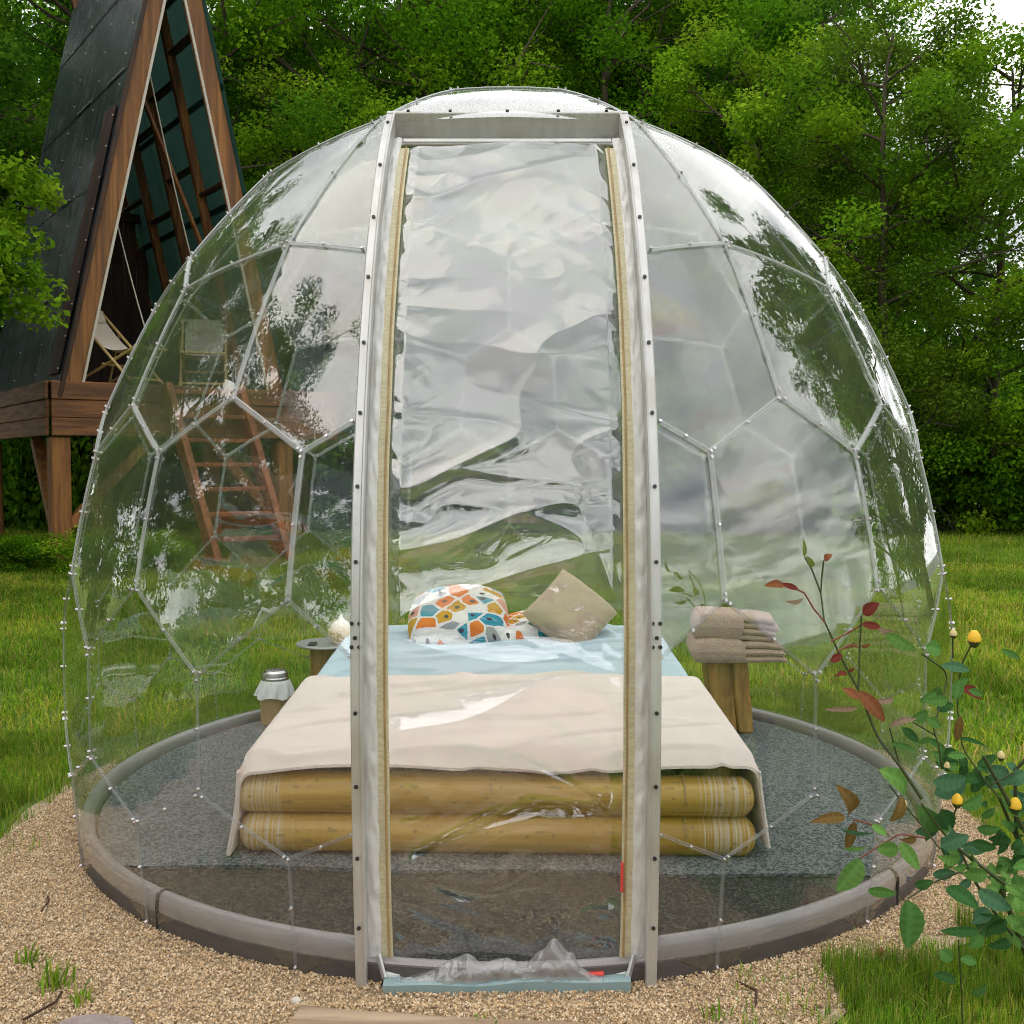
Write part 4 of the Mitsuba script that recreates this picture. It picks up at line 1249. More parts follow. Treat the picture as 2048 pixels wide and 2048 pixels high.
# undergrowth along the wood edge
sh_kinds = {}
for q, (pal, n) in enumerate(((PAL_B, 9000), (PAL_A, 9000), (PAL_C, 7000))):
    r = np.random.default_rng(70 + q)
    nc = 46
    a = r.uniform(0, 2 * np.pi, nc)
    rad = np.sqrt(r.random(nc)) * 1.35
    cz = r.uniform(0.15, 1.9, nc) * (1 - 0.35 * rad / 1.35)
    C = np.stack([rad * np.cos(a), rad * np.sin(a), cz], 1)
    m, c = leaf_cloud(r, C, r.uniform(0.3, 0.55, nc), np.full(nc, n // nc), 0.10, pal)
    stems = []
    for i in range(18):
        p = C[i]
        stems.append(tube([[p[0] * 0.15, p[1] * 0.15, -0.03], [p[0] * 0.5, p[1] * 0.5, p[2] * 0.55], p], [0.022, 0.016, 0.005], 5))
    scene[f'shrub_stems_{q}'] = {'type': 'shapegroup', 'wood': mikit.ply(cat(stems), 'mat_bark', smooth=True)}
    scene[f'shrub_leaves_{q}'] = {'type': 'shapegroup', 'leaves': mikit.ply(m, 'mat_leaf_matter', color=c)}


def shrub(kind, x, y, s, rz, label, sz=1.0, group=None, name='shrub'):
    t = thing(name, label, 'shrub', group)
    M = T().translate([x, y, 0]).rotate([0, 0, 1], rz).scale([s, s, s * sz])
    scene[t + '__stems'] = {'type': 'instance', 'g': {'type': 'ref', 'id': f'shrub_stems_{kind}'}, 'to_world': M}
    scene[t + '__foliage'] = {'type': 'instance', 'g': {'type': 'ref', 'id': f'shrub_leaves_{kind}'}, 'to_world': M}


srg = np.random.default_rng(33)
ORD = 'first second third fourth fifth sixth seventh eighth ninth tenth eleventh twelfth thirteenth fourteenth fifteenth sixteenth seventeenth eighteenth last'.split()
for i, x in enumerate(np.linspace(-14.5, 13.5, 19)):
    shrub(int(i % 2), x + srg.uniform(-0.4, 0.4), 17.6 + srg.uniform(-0.8, 0.9) - (1.0 if x > 5 else 0), srg.uniform(1.0, 1.45), srg.uniform(0, 360),
          f'{ORD[i]} bush from the left in the dark green hedge along the far lawn edge', srg.uniform(1.0, 1.6), 'bushes along the wood edge', name='hedge_bush')
#==CABIN==
# ================================================================ timber A-frame cabin on stilts
PHI = math.radians(37)
CU, CV = np.array([math.cos(PHI), math.sin(PHI), 0]), np.array([-math.sin(PHI), math.cos(PHI), 0])
C0 = np.array([-6.10, 9.47, 0])
UZ = np.array([0, 0, 1.0])


def cab(t, s, z):
    return C0 + CU * t + CV * s + UZ * z


cabin = thing('a_frame_cabin', 'tall brown timber A-frame cabin with dark sheet roof on a stilted deck', 'cabin')
DZ, DB, AP, AT = 2.50, 1.76, 9.80, 1.76
FL, FR, DEP = 0.14, 3.34, 4.8
R3 = np.stack([CU, CV, UZ], 1)
# deck: boards on top, three fascia boards on each visible side
for i in range(16):
    s0 = 0.03 + i * 0.30
    part(cabin, 'deck_board', box(*cab(2.1, s0 + 0.145, DZ - 0.02), 4.2, 0.29, 0.04, 0.004, R3), 'deck_wood')
for i in range(3):
    z = DB + 0.122 + i * 0.243
    off = 0.0 if i % 2 else 0.012
    part(cabin, 'fascia_board', box(*cab(2.10, -0.025 - off, z), 4.2, 0.05, 0.236, 0.008, R3), 'deck_wood')
    part(cabin, 'fascia_board', box(*cab(-0.026 - off, 2.43, z), 0.05, 4.8, 0.236, 0.008, R3), 'deck_wood')
for t, s in ((0.12, 0.12), (0.12, 4.5), (3.35, 0.14), (3.9, 4.5), (1.9, 4.5)):
    part(cabin, 'stilt', box(*cab(t, s, DB / 2 - 0.02), 0.25, 0.25, DB + 0.02, 0.015, R3), 'post_wood')
part(cabin, 'brace', beam(cab(0.12, 0.20, 0.35), cab(0.12, 1.35, DB - 0.02), 0.14, 0.16, CU), 'post_wood')
part(cabin, 'brace', beam(cab(0.24, 0.12, 0.55), cab(1.35, 0.12, DB - 0.02), 0.14, 0.14, CV), 'post_wood')
part(cabin, 'brace', beam(cab(3.22, 0.14, 0.55), cab(2.2, 0.14, DB - 0.02), 0.14, 0.14, CV), 'post_wood')


def slope(f, s, side, inset=0.0):
    """A point on the slope's outer line: f from foot (0) to apex (1)."""
    foot = FL if side < 0 else FR
    return cab(foot + (AT - foot) * f - side * inset, s, DZ + (AP - DZ) * f)


LN = np.cross(CV, slope(1, 0, -1) - slope(0, 0, -1))
LN /= np.linalg.norm(LN)
if LN @ CU > 0:
    LN = -LN
RN = np.cross(CV, slope(1, 0, 1) - slope(0, 0, 1))
RN /= np.linalg.norm(RN)
if RN @ CU < 0:
    RN = -RN
ns = 5
for i in range(ns):
    s = 0.06 + (DEP - 0.12) * i / (ns - 1)
    w, h = (0.13, 0.24) if i == 0 else (0.10, 0.13)
    part(cabin, 'rafter', beam(slope(0, s, -1) - LN * 0.14, slope(0.995, s, -1) - LN * 0.14, w, h, LN), 'rafter_wood')
    part(cabin, 'rafter', beam(slope(0, s, 1) - RN * 0.14, slope(0.995, s, 1) - RN * 0.14, w, h, RN), 'rafter_wood')
    if i < ns - 1:
        sm = s + (DEP - 0.12) / (ns - 1) / 2
        hw = (DEP - 0.12) / (ns - 1) / 2 - 0.05
        for f in (0.42 + 0.06 * (i % 2), 0.70 - 0.05 * (i % 3)):
            part(cabin, 'noggin', beam(slope(f, sm - hw, 1) - RN * 0.12, slope(f, sm + hw, 1) - RN * 0.12, 0.05, 0.15, RN), 'dark_board')
# pale edge strips inside the front rafters
part(cabin, 'edge_trim', beam(slope(0.0, -0.012, -1) - LN * 0.275, slope(0.97, -0.012, -1) - LN * 0.275, 0.03, 0.035, LN, 0.003), 'pale_trim')
part(cabin, 'edge_trim', beam(slope(0.0, -0.012, 1) - RN * 0.275, slope(0.97, -0.012, 1) - RN * 0.275, 0.03, 0.035, RN, 0.003), 'pale_trim')
# roof sheets, lapped like big tiles
rows = 5


def sheet(side, f0, f1, s0, s1, lift):
    Nn = LN if side < 0 else RN
    u, v = np.meshgrid(np.linspace(0, 1, 14), np.linspace(0, 1, 16), indexing='ij')
    P = np.zeros((14, 16, 3))
    for i in range(14):
        for j in range(16):
            P[i, j] = slope(f0 + (f1 - f0) * u[i, j], s0 + (s1 - s0) * v[i, j], side)
    q = nfbm(P * [1.6, 1.6, 0.9] + side * 7, 2)
    P = P + Nn * (lift + 0.010 + 0.012 * (1 - u) + 0.010 * q)[..., None]
    a, b = P, P - Nn * 0.006
    uv = np.stack([s0 + (s1 - s0) * v, f0 * 7 + (f1 - f0) * 7 * u], -1).reshape(-1, 2)
    return grid_mesh(a), uv


for r_ in range(rows):
    f0, f1 = -0.035 + r_ * 0.207, -0.035 + (r_ + 1) * 0.207 + 0.012
    for c_ in range(3):
        s0, s1 = -0.06 + c_ * 1.65, -0.06 + (c_ + 1) * 1.65 + 0.02
        m, uv = sheet(-1, f0, min(f1, 1.0), s0, s1, 0.004 * (c_ % 2))
        part(cabin, 'roof_sheet', m, 'dark_sheet', smooth=True, uv=uv)
        m, uv = sheet(1, f0, min(f1, 1.0), s0, s1, 0.004 * (c_ % 2))
        part(cabin, 'roof_sheet', m, 'teal_sheet', smooth=True, uv=uv, label='translucent dark teal roof sheet seen from inside')
        # a bright lap strip at the foot of each sheet
        if r_ in (1, 2, 3) and c_ < 2:
            aa = slope(f0 + 0.004, s0 + 0.15, -1) + LN * 0.035
            bb = slope(f0 + 0.004, s0 + 0.15 + (0.75 if r_ != 2 else 0.5), -1) + LN * 0.035
            part(cabin, 'lap_strip', beam(aa, bb, 0.018, 0.012, LN, 0.002), 'zinc_disc')
part(cabin, 'barge_board', beam(slope(-0.03, -0.055, -1) - LN * 0.015, slope(1.0, -0.055, -1) - LN * 0.015, 0.035, 0.06, LN), 'dark_board')
part(cabin, 'lower_board', beam(slope(0.012, 0.30, -1) + LN * 0.045, slope(0.52, 0.30, -1) + LN * 0.045, 0.50, 0.025, LN), 'dark_board')
sc = []
for f in np.linspace(0.02, 0.97, 17):
    for s in (0.03, 1.33, 2.7):
        m = trimesh.creation.icosphere(subdivisions=1, radius=0.011)
        m.apply_translation(slope(f, s, -1) + LN * 0.062)
        sc.append(m)
part(cabin, 'roof_screw', cat(sc), 'pale_trim', kind='stuff')
# back wall: dark boards low down, open above
for i in range(11):
    t = 0.95 + i * 0.22
    z1 = min(DZ + 3.4, DZ + (AP - DZ) * min((t - FL) / (AT - FL), (FR - t) / (FR - AT)) - 0.15)
    if z1 > DZ + 0.5:
        part(cabin, 'back_board', box(*cab(t, DEP - 0.15, (DZ + z1) / 2), 0.21, 0.03, z1 - DZ, 0.004, R3), 'dark_board')
part(cabin, 'cross_beam', beam(cab(0.75, DEP - 0.25, DZ + 3.3), cab(2.8, DEP - 0.25, DZ + 3.3), 0.08, 0.16), 'dark_board')
part(cabin, 'diagonal_brace', beam(cab(1.5, 0.9, 6.9), cab(2.75, 0.7, 3.7), 0.05, 0.09, CV), 'rafter_wood')
for a, b in (((1.42, 0.5, 7.6), (2.25, 0.7, 4.2)), ((0.95, 0.6, 5.4), (1.55, 0.5, 2.9))):
    p0, p1 = cab(*a), cab(*b)
    t = np.linspace(0, 1, 12)[:, None]
    part(cabin, 'cord', tube(p0 + (p1 - p0) * t + np.array([0, 0, -0.12]) * (4 * t * (1 - t)), 0.011, 5), 'pale_trim')

# ladder
lad = thing('ladder', 'steep brown wooden ladder leaning from the lawn up to the cabin deck', 'ladder')
lt, lb = [cab(1.52, -0.07, DZ - 0.02), cab(2.58, -0.07, DZ - 0.02)], [np.array([-3.99, 9.70, 0.0]), np.array([-3.15, 10.28, 0.0])]
ldir = (lb[1] - lb[0]) / np.linalg.norm(lb[1] - lb[0])
lup = np.cross(ldir, lt[0] - lb[0])
lup /= np.linalg.norm(lup)
for a, b in zip(lb, lt):
    part(lad, 'rail', beam(a, b, 0.10, 0.27, lup), 'ladder_wood')
for i in range(7):
    f = 0.14 + i * 0.138
    a, b = lb[0] + (lt[0] - lb[0]) * f, lb[1] + (lt[1] - lb[1]) * f
    d = (b - a) / np.linalg.norm(b - a)
    part(lad, 'rung', beam(a + d * 0.03, b - d * 0.03, 0.17, 0.06, UZ), 'ladder_wood')
r = np.random.default_rng(61)
st_ = []
for i in range(500):
    p = np.array([-3.75, 9.65, 0.03]) + np.array([r.normal(0, 0.65), r.normal(0, 0.28), abs(r.normal(0, 0.03))])
    a = r.uniform(0, 2 * np.pi)
    d = np.array([math.cos(a), math.sin(a), r.uniform(-0.1, 0.3)]) * r.uniform(0.05, 0.11)
    st_.append(tube([p - d, p + d * 0.2 + [0, 0, 0.01], p + d], 0.004, 3, cap=False))
k = number('dry_straw')
scene[k] = mikit.ply(cat(st_), 'mat_dry_straw')
labels[k] = {'kind': 'stuff', 'label': 'dry brown straw scattered at the ladder foot'}


# deck chairs
def deck_chair(pos, facing, s, label):
    ch = thing('deck_chair', label, 'chair', None)
    fx = np.array([math.cos(facing), math.sin(facing), 0])
    fy = np.array([-fx[1], fx[0], 0])

    def Q(x, y, z):
        return pos + s * (fx * x + fy * y + UZ * z)
    for y in (-0.29, 0.29):
        part(ch, 'frame_rail', tube([Q(-0.50, y, 1.02), Q(0.55, y, 0.02)], 0.020 * s, 8), 'thin_bamboo', smooth=True)
        part(ch, 'seat_rail', tube([Q(0.62, y * 0.88, 0.46), Q(-0.42, y * 0.88, 0.02)], 0.019 * s, 8), 'thin_bamboo', smooth=True)
        part(ch, 'prop', tube([Q(-0.20, y * 1.08, 0.73), Q(-0.40, y * 1.08, 0.03)], 0.016 * s, 8), 'thin_bamboo', smooth=True)
    for x, z, w in ((-0.50, 1.02, 0.33), (0.62, 0.46, 0.29), (0.50, 0.065, 0.31), (-0.40, 0.04, 0.33), (0.1, 0.25, 0.3)):
        part(ch, 'crossbar', tube([Q(x, -w, z), Q(x, w, z)], 0.018 * s, 8), 'thin_bamboo', smooth=True)
    t = np.linspace(0, 1, 30)
    xs = -0.49 + 1.10 * t
    zs_ = 1.00 - 0.56 * t - 0.24 * np.sin(np.pi * t) ** 1.2
    P = np.stack([np.stack([Q(x, y, z - 0.02 * (1 - (y / 0.25) ** 2)) for x, z in zip(xs, zs_)]) for y in np.linspace(-0.25, 0.25, 9)])
    part(ch, 'sling', cat([grid_mesh(P), grid_mesh((P - [0, 0, 0.012])[::-1])]), 'canvas', smooth=40)
    m = box(0, 0, 0, 0.10 * s, 0.46 * s, 0.22 * s, 0.035 * s)
    ang_ = math.atan2(0.56, 1.1)
    m.apply_transform(rot([0, 1, 0], -28))
    m.apply_transform(rot([0, 0, 1], math.degrees(facing)))
    m.apply_translation(Q(-0.40, 0, 0.93))
    part(ch, 'head_pad', m.subdivide(), 'canvas', smooth=50)
    return ch


deck_chair(cab(0.98, 0.52, DZ + 0.002), PHI - 1.05, 1.08, 'cream canvas deck chair at the left end of the cabin deck')
deck_chair(cab(2.45, 0.95, DZ + 0.002), math.radians(-75), 1.12, 'cream canvas deck chair seen through the dome on the cabin deck')

# plants under and beside the deck
for i, (x, y, s, sz) in enumerate(((-6.2, 8.7, 0.34, 0.8), (-5.3, 8.75, 0.42, 0.8), (-4.5, 9.0, 0.30, 1.0), (-7.1, 9.0, 0.42, 0.75), (-5.0, 9.5, 0.34, 0.9))):
    shrub(2 if i in (1, 2) else 1, x, y, s, i * 77, ['low leafy bush in front of the cabin stilt at the left edge', 'bright low bush just left of the ladder foot', 'small bright bush touching the left ladder rail', 'low green bush at the left picture edge under the deck', 'low bush in the shade under the cabin deck'][i], sz, name='low_bush')
# near tree whose bough hangs in at the left edge
r = np.random.default_rng(91)
C, Rd = [], []
for i in range(60):
    C.append([-6.25 + r.normal(0, 0.32) - 0.5 * (i % 3 == 0), 8.35 + r.normal(0, 0.4), 3.0 + 1.9 * r.random()])
    Rd.append(r.uniform(0.18, 0.36))
for i in range(60):
    C.append([-7.9 + r.normal(0, 0.7), 8.2 + r.normal(0, 0.7), 4.0 + 5.0 * r.random()])
    Rd.append(r.uniform(0.3, 0.6))
lm, lc = leaf_cloud(r, np.array(C), np.array(Rd), np.full(len(C), 75), 0.10, PAL_C)
lt_ = thing('overhanging_tree', 'leafy young tree whose bright bough hangs before the cabin at the left edge', 'tree')
wd = [tube([[-7.9, 8.2, -0.05], [-7.85, 8.25, 2.5], [-8.0, 8.1, 5.0], [-7.9, 8.2, 8.5]], [0.11, 0.09, 0.07, 0.02], 8)]
for i in range(0, 60, 3):
    p = np.array(C[i])
    wd.append(tube([[-7.86, 8.22, p[2] * 0.8], (np.array([-7.86, 8.22, p[2] * 0.9]) + p) / 2, p], [0.03, 0.02, 0.005], 5))
part(lt_, 'trunk', cat(wd), 'bark', smooth=True)
part(lt_, 'crown', lm, 'leaf_matter', color=lc)
#==DETAIL==
ROSE_LEAVES = [
    [0.684, -1.968, 1.192, 0.677, -1.989, 1.238, 0.22, 'y'],
    [0.714, -1.939, 1.165, 0.693, -1.952, 1.194, 0.4, 'y'],
    [0.72, -1.998, 1.187, 0.738, -2.001, 1.205, 0.7, 'o'],
    [0.705, -1.845, 1.101, 0.661, -1.826, 1.119, 0.35, 'r'],
    [0.666, -1.872, 1.117, 0.608, -1.89, 1.12, 0.38, 'o'],
    [0.701, -1.913, 1.086, 0.649, -1.926, 1.081, 0.28, 'p'],
    [0.814, -1.979, 1.062, 0.848, -2.004, 1.095, 0.6, 'r'],
    [0.82, -1.971, 1.038, 0.878, -1.945, 1.026, 0.3, 'r'],
    [0.892, -1.861, 1.01, 0.954, -1.84, 0.99, 0.25, 'p'],
    [0.907, -1.866, 0.997, 0.982, -1.902, 0.958, 0.36, 'g'],
    [0.972, -1.954, 0.983, 1.014, -1.948, 0.97, 0.95, 'm'],
    [0.839, -1.878, 0.976, 0.807, -1.862, 0.961, 0.3, 'b'],
    [0.855, -1.852, 0.964, 0.876, -1.864, 0.973, 0.5, 'o'],
    [0.768, -1.901, 0.939, 0.802, -1.893, 0.958, 0.55, 'r'],
    [0.803, -1.919, 0.918, 0.766, -1.932, 0.91, 0.35, 'r'],
    [0.801, -1.925, 0.92, 0.816, -1.934, 0.929, 0.5, 'r'],
    [0.857, -1.842, 0.838, 0.817, -1.819, 0.861, 0.55, 'o'],
    [0.833, -1.911, 0.871, 0.896, -1.938, 0.793, 0.36, 'o'],
    [0.854, -1.846, 0.813, 0.765, -1.839, 0.807, 0.16, 'p'],
    [0.895, -1.851, 0.83, 0.96, -1.828, 0.833, 0.25, 'p'],
    [0.903, -1.918, 0.791, 0.973, -1.926, 0.814, 0.25, 'p'],
    [1.032, -1.902, 0.931, 1.107, -1.909, 0.917, 0.34, 'c'],
    [1.039, -1.981, 0.912, 1.021, -1.995, 0.86, 0.5, 'm'],
    [1.097, -1.864, 0.874, 1.133, -1.897, 0.845, 0.5, 'r'],
    [1.033, -2.002, 0.832, 1.028, -1.991, 0.761, 0.3, 'b'],
    [0.919, -1.96, 0.795, 0.964, -1.957, 0.755, 0.4, 'd'],
    [0.907, -1.925, 0.749, 0.968, -1.938, 0.736, 0.25, 'm'],
    [1.028, -1.83, 0.741, 1.07, -1.855, 0.702, 0.3, 'd'],
    [1.061, -1.936, 0.769, 1.122, -1.963, 0.753, 0.2, 'd'],
    [1.036, -1.896, 0.687, 1.066, -1.905, 0.696, 0.6, 'd'],
    [1.0, -1.946, 0.662, 1.097, -1.92, 0.664, 0.5, 'c'],
    [1.151, -1.952, 0.976, 1.201, -1.948, 0.948, 0.3, 'm'],
    [0.853, -1.847, 0.544, 0.8, -1.89, 0.644, 0.4, 'b'],
    [0.785, -1.999, 0.604, 0.681, -2.031, 0.599, 0.26, 'b'],
    [0.841, -1.872, 0.543, 0.822, -1.861, 0.459, 0.32, 'b'],
    [0.827, -1.967, 0.488, 0.757, -1.989, 0.41, 0.55, 'G'],
    [0.845, -1.978, 0.573, 0.885, -1.98, 0.548, 0.5, 'g'],
    [0.908, -2.002, 0.643, 0.883, -1.985, 0.571, 0.42, 'b'],
    [0.919, -1.849, 0.664, 1.017, -1.794, 0.574, 0.4, 'g'],
    [1.004, -1.878, 0.576, 1.062, -1.821, 0.452, 0.45, 'm'],
    [0.99, -2.007, 0.534, 1.056, -2.028, 0.57, 0.5, 'c'],
    [1.049, -1.836, 0.6, 1.148, -1.807, 0.624, 0.5, 'c'],
    [1.075, -1.936, 0.599, 1.143, -1.901, 0.628, 0.5, 'm'],
    [1.037, -1.898, 0.583, 1.076, -1.874, 0.516, 0.6, 'd'],
    [1.085, -1.957, 0.526, 1.139, -1.983, 0.517, 0.5, 'd'],
    [1.108, -1.93, 0.544, 1.158, -1.958, 0.558, 0.5, 'm'],
    [0.875, -1.941, 0.503, 0.946, -1.909, 0.491, 0.5, 'g'],
    [0.921, -1.95, 0.523, 0.952, -2.004, 0.469, 0.42, 'g'],
    [0.944, -2.002, 0.549, 0.893, -2.02, 0.552, 0.35, 'b'],
    [0.875, -1.869, 0.374, 0.951, -1.882, 0.371, 0.38, 'm'],
    [0.953, -1.958, 0.42, 0.992, -1.983, 0.446, 0.5, 'd'],
    [1.047, -1.833, 0.397, 1.109, -1.839, 0.408, 0.5, 'c'],
    [1.02, -1.973, 0.43, 1.084, -2.031, 0.395, 0.48, 'd'],
    [1.081, -2.0, 0.428, 1.152, -2.042, 0.395, 0.5, 'c'],
    [0.969, -1.888, 0.36, 0.95, -1.944, 0.248, 0.56, 'm'],
    [1.089, -2.003, 0.336, 0.986, -2.004, 0.334, 0.26, 'd'],
    [1.1, -1.965, 0.348, 1.183, -1.925, 0.306, 0.7, 'd'],
    [1.158, -1.988, 0.361, 1.216, -1.986, 0.323, 0.6, 'G'],
    [1.232, -1.871, 0.248, 1.16, -1.878, 0.239, 0.4, 'd'],
    [1.174, -1.832, 0.247, 1.136, -1.834, 0.21, 0.6, 'm'],
    [1.014, -1.966, 0.271, 1.047, -1.971, 0.249, 0.9, 'm'],
    [1.046, -2.003, 0.272, 1.086, -2.008, 0.262, 0.6, 'm'],
    [1.052, -1.965, 0.199, 1.002, -1.934, 0.205, 0.45, 'd'],
    [1.239, -1.86, 0.406, 1.265, -1.861, 0.329, 0.7, 'm'],
    [0.772, -2.004, 0.525, 0.826, -2.023, 0.537, 0.2, 'G'],
    [0.777, -1.966, 0.554, 0.851, -1.997, 0.557, 0.22, 'c'],
    [1.129, -1.968, 0.315, 1.187, -1.942, 0.341, 0.5, 'd'],
    [1.079, -1.984, 0.175, 1.109, -2.011, 0.213, 0.5, 'm'],
    [1.205, -1.843, 0.445, 1.256, -1.838, 0.408, 0.45, 'm'],
    [1.166, -1.832, 0.539, 1.198, -1.837, 0.569, 0.5, 'm'],
]
ROSE_STEMS = [
    [[0.706, -1.89, 1.185], [0.73, -1.873, 1.151], [0.751, -1.872, 1.097], [0.756, -1.887, 1.028]],
    [[0.7, -1.915, 1.102], [0.727, -1.898, 1.063], [0.755, -1.896, 1.03]],
    [[0.676, -1.901, 1.114], [0.709, -1.884, 1.099]],
    [[0.752, -1.906, 1.031], [0.795, -1.889, 0.947], [0.841, -1.887, 0.865], [0.881, -1.903, 0.757], [0.926, -1.921, 0.698], [0.979, -1.925, 0.618]],
    [[0.739, -1.931, 1.181], [0.74, -1.914, 1.139], [0.739, -1.912, 1.102]],
    [[0.815, -1.971, 1.057], [0.818, -1.954, 0.982], [0.817, -1.953, 0.88]],
    [[0.821, -1.959, 1.036], [0.794, -1.942, 1.013], [0.755, -1.941, 0.993]],
    [[0.985, -1.893, 0.956], [1.047, -1.876, 0.914], [1.055, -1.874, 0.89], [1.036, -1.89, 0.839], [1.009, -1.908, 0.785], [1.022, -1.912, 0.739], [1.036, -1.898, 0.681]],
    [[1.077, -1.89, 0.893], [1.081, -1.873, 0.818], [1.097, -1.872, 0.721], [1.139, -1.887, 0.657], [1.172, -1.905, 0.611]],
    [[1.256, -1.888, 0.719], [1.224, -1.871, 0.669], [1.227, -1.869, 0.599]],
    [[1.187, -1.946, 0.688], [1.14, -1.93, 0.653]],
    [[1.093, -1.914, 0.979], [1.081, -1.897, 0.937], [1.074, -1.896, 0.894]],
    [[1.055, -1.9, 0.993], [1.064, -1.883, 0.943]],
    [[0.904, -1.916, 0.784], [0.93, -1.899, 0.708], [0.945, -1.898, 0.674]],
    [[0.966, -1.899, 0.793], [1.024, -1.882, 0.758]],
    [[0.776, -1.927, 0.968], [0.808, -1.91, 0.98], [0.832, -1.909, 0.974]],
    [[0.983, -1.915, 0.602], [1.035, -1.898, 0.535], [1.084, -1.896, 0.486], [1.109, -1.912, 0.423], [1.163, -1.93, 0.335], [1.244, -1.934, 0.238]],
    [[0.908, -1.911, 0.645], [0.954, -1.895, 0.588], [0.99, -1.893, 0.547], [1.032, -1.909, 0.491]],
    [[1.059, -1.953, 0.507], [1.175, -1.936, 0.416], [1.243, -1.935, 0.389]],
    [[1.216, -1.888, 0.679], [1.229, -1.871, 0.525], [1.272, -1.87, 0.42]],
    [[1.182, -1.884, 0.606], [1.222, -1.868, 0.524], [1.252, -1.866, 0.468]],
    [[0.804, -1.973, 0.585], [0.852, -1.956, 0.567], [0.893, -1.954, 0.542]],
    [[0.852, -1.883, 0.46], [0.909, -1.866, 0.487], [0.95, -1.865, 0.512], [1.009, -1.88, 0.507]],
    [[0.966, -1.884, 0.36], [1.037, -1.867, 0.395], [1.099, -1.866, 0.419], [1.123, -1.881, 0.411]],
    [[1.078, -1.913, 0.273], [1.095, -1.896, 0.14], [1.101, -1.895, 0.034]],
    [[1.099, -1.976, 0.322], [1.126, -1.959, 0.348], [1.15, -1.957, 0.348]],
    [[1.221, -1.89, 0.255], [1.229, -1.873, 0.271]],
    [[0.926, -1.967, 0.61], [0.928, -1.95, 0.626]],
    [[1.081, -1.883, 0.585], [1.079, -1.866, 0.555], [1.077, -1.865, 0.495]],
]
ROSE_BUDS = [
    [1.097, -1.92, 0.996, 0.02, 'Y'],
    [1.048, -1.92, 1.007, 0.011, 'P'],
    [1.166, -1.92, 0.718, 0.012, 'P'],
    [1.065, -1.92, 0.611, 0.017, 'Y'],
    [1.202, -1.92, 0.6, 0.019, 'Y'],
    [0.939, -1.92, 0.604, 0.011, 'G'],
    [1.04, -1.92, 0.694, 0.01, 'P'],
]
LEAF_TONE = {'r': (0.2, 0.035, 0.022), 'o': (0.3, 0.1, 0.03), 'b': (0.17, 0.1, 0.02), 'g': (0.13, 0.30, 0.045), 'd': (0.04, 0.13, 0.03), 'm': (0.085, 0.23, 0.04), 'p': (0.3, 0.2, 0.13), 'y': (0.16, 0.22, 0.03), 'c': (0.07, 0.19, 0.09), 'G': (0.13, 0.3, 0.05)}

# ================================================================ rose bush in the foreground
bush = thing('rose_bush', 'young rose bush with red tipped shoots and yellow buds in the right foreground', 'rose bush')
rr_ = np.random.default_rng(17)


def rose_leaf(a, b, wr, tone):
    a, b = np.array(a), np.array(b)
    b = a + (b - a) * 0.88
    d = b - a
    L = np.linalg.norm(d)
    d /= L
    view = np.array([rr_.normal(0, 0.25), -1.0, rr_.normal(0.25, 0.3)])
    s = np.cross(d, view)
    s /= np.linalg.norm(s)
    nrm = np.cross(s, d)
    n = 13
    t = np.linspace(0, 1, n)
    half = 0.5 * wr * L * np.sin(np.pi * t ** 0.82) ** 0.75
    half[0] = half[-1] = 0
    tooth = 1 + 0.07 * (np.arange(n) % 2)
    bend = -rr_.uniform(0.05, 0.22) * L * (2 * t - 1) ** 2 + 0.04 * L * np.sin(5 * t + rr_.random() * 6)
    mid = a + np.outer(t * L, d) + np.outer(bend, nrm)
    V, C = [], []
    tone = np.array(tone)
    tone = 1.05 * (0.82 * tone + 0.18 * tone.mean())
    for side, k in ((-1, 1.0), (-0.5, 0.55), (0, 0.0), (0.5, 0.55), (1, 1.0)):
        off = side * half * (tooth if abs(side) == 1 else 1)
        V.append(mid + np.outer(off, s) + np.outer(np.abs(off) * 0.35, nrm))
        vein = 1.0 + 0.25 * ((np.arange(n) % 2) - 0.5) * (k > 0)
        C.append(np.outer(vein * (1.35 if k == 0 else 1.0) * (0.95 + 0.1 * k), tone))
    m = grid_mesh(np.stack(V, 0))
    return m, np.clip(np.concatenate(C), 0, 1)


for q in ROSE_LEAVES:
    m, c = rose_leaf(q[:3], q[3:6], q[6], np.array(LEAF_TONE[q[7]]) * rr_.uniform(0.8, 1.2))
    part(bush, 'leaf', m, 'rose_leaf_matter', smooth=True, color=c)
for i in range(120):
    st_ = np.array(ROSE_STEMS[(3, 7, 8, 9, 16, 18, 19, 20, 16, 18)[i % 10]])
    f = rr_.uniform(0.25 if i % 10 else 0.75, 0.97) * (len(st_) - 1)
    p = np.array([np.interp(f, np.arange(len(st_)), st_[:, k]) for k in range(3)])
    if p[0] < 0.98:
        continue
    d = np.array([rr_.normal(0, 1), rr_.normal(0, 0.45), rr_.normal(-0.25, 0.6)])
    p = p + [0, rr_.normal(0, 0.05), 0]
    d *= rr_.uniform(0.040, 0.080) / np.linalg.norm(d)
    m, c = rose_leaf(p + d * 0.12, p + d, rr_.uniform(0.42, 0.6), np.array(LEAF_TONE['gmdcG'[i % 5]]) * rr_.uniform(0.8, 1.2))
    part(bush, 'leaf', m, 'rose_leaf_matter', smooth=True, color=c)
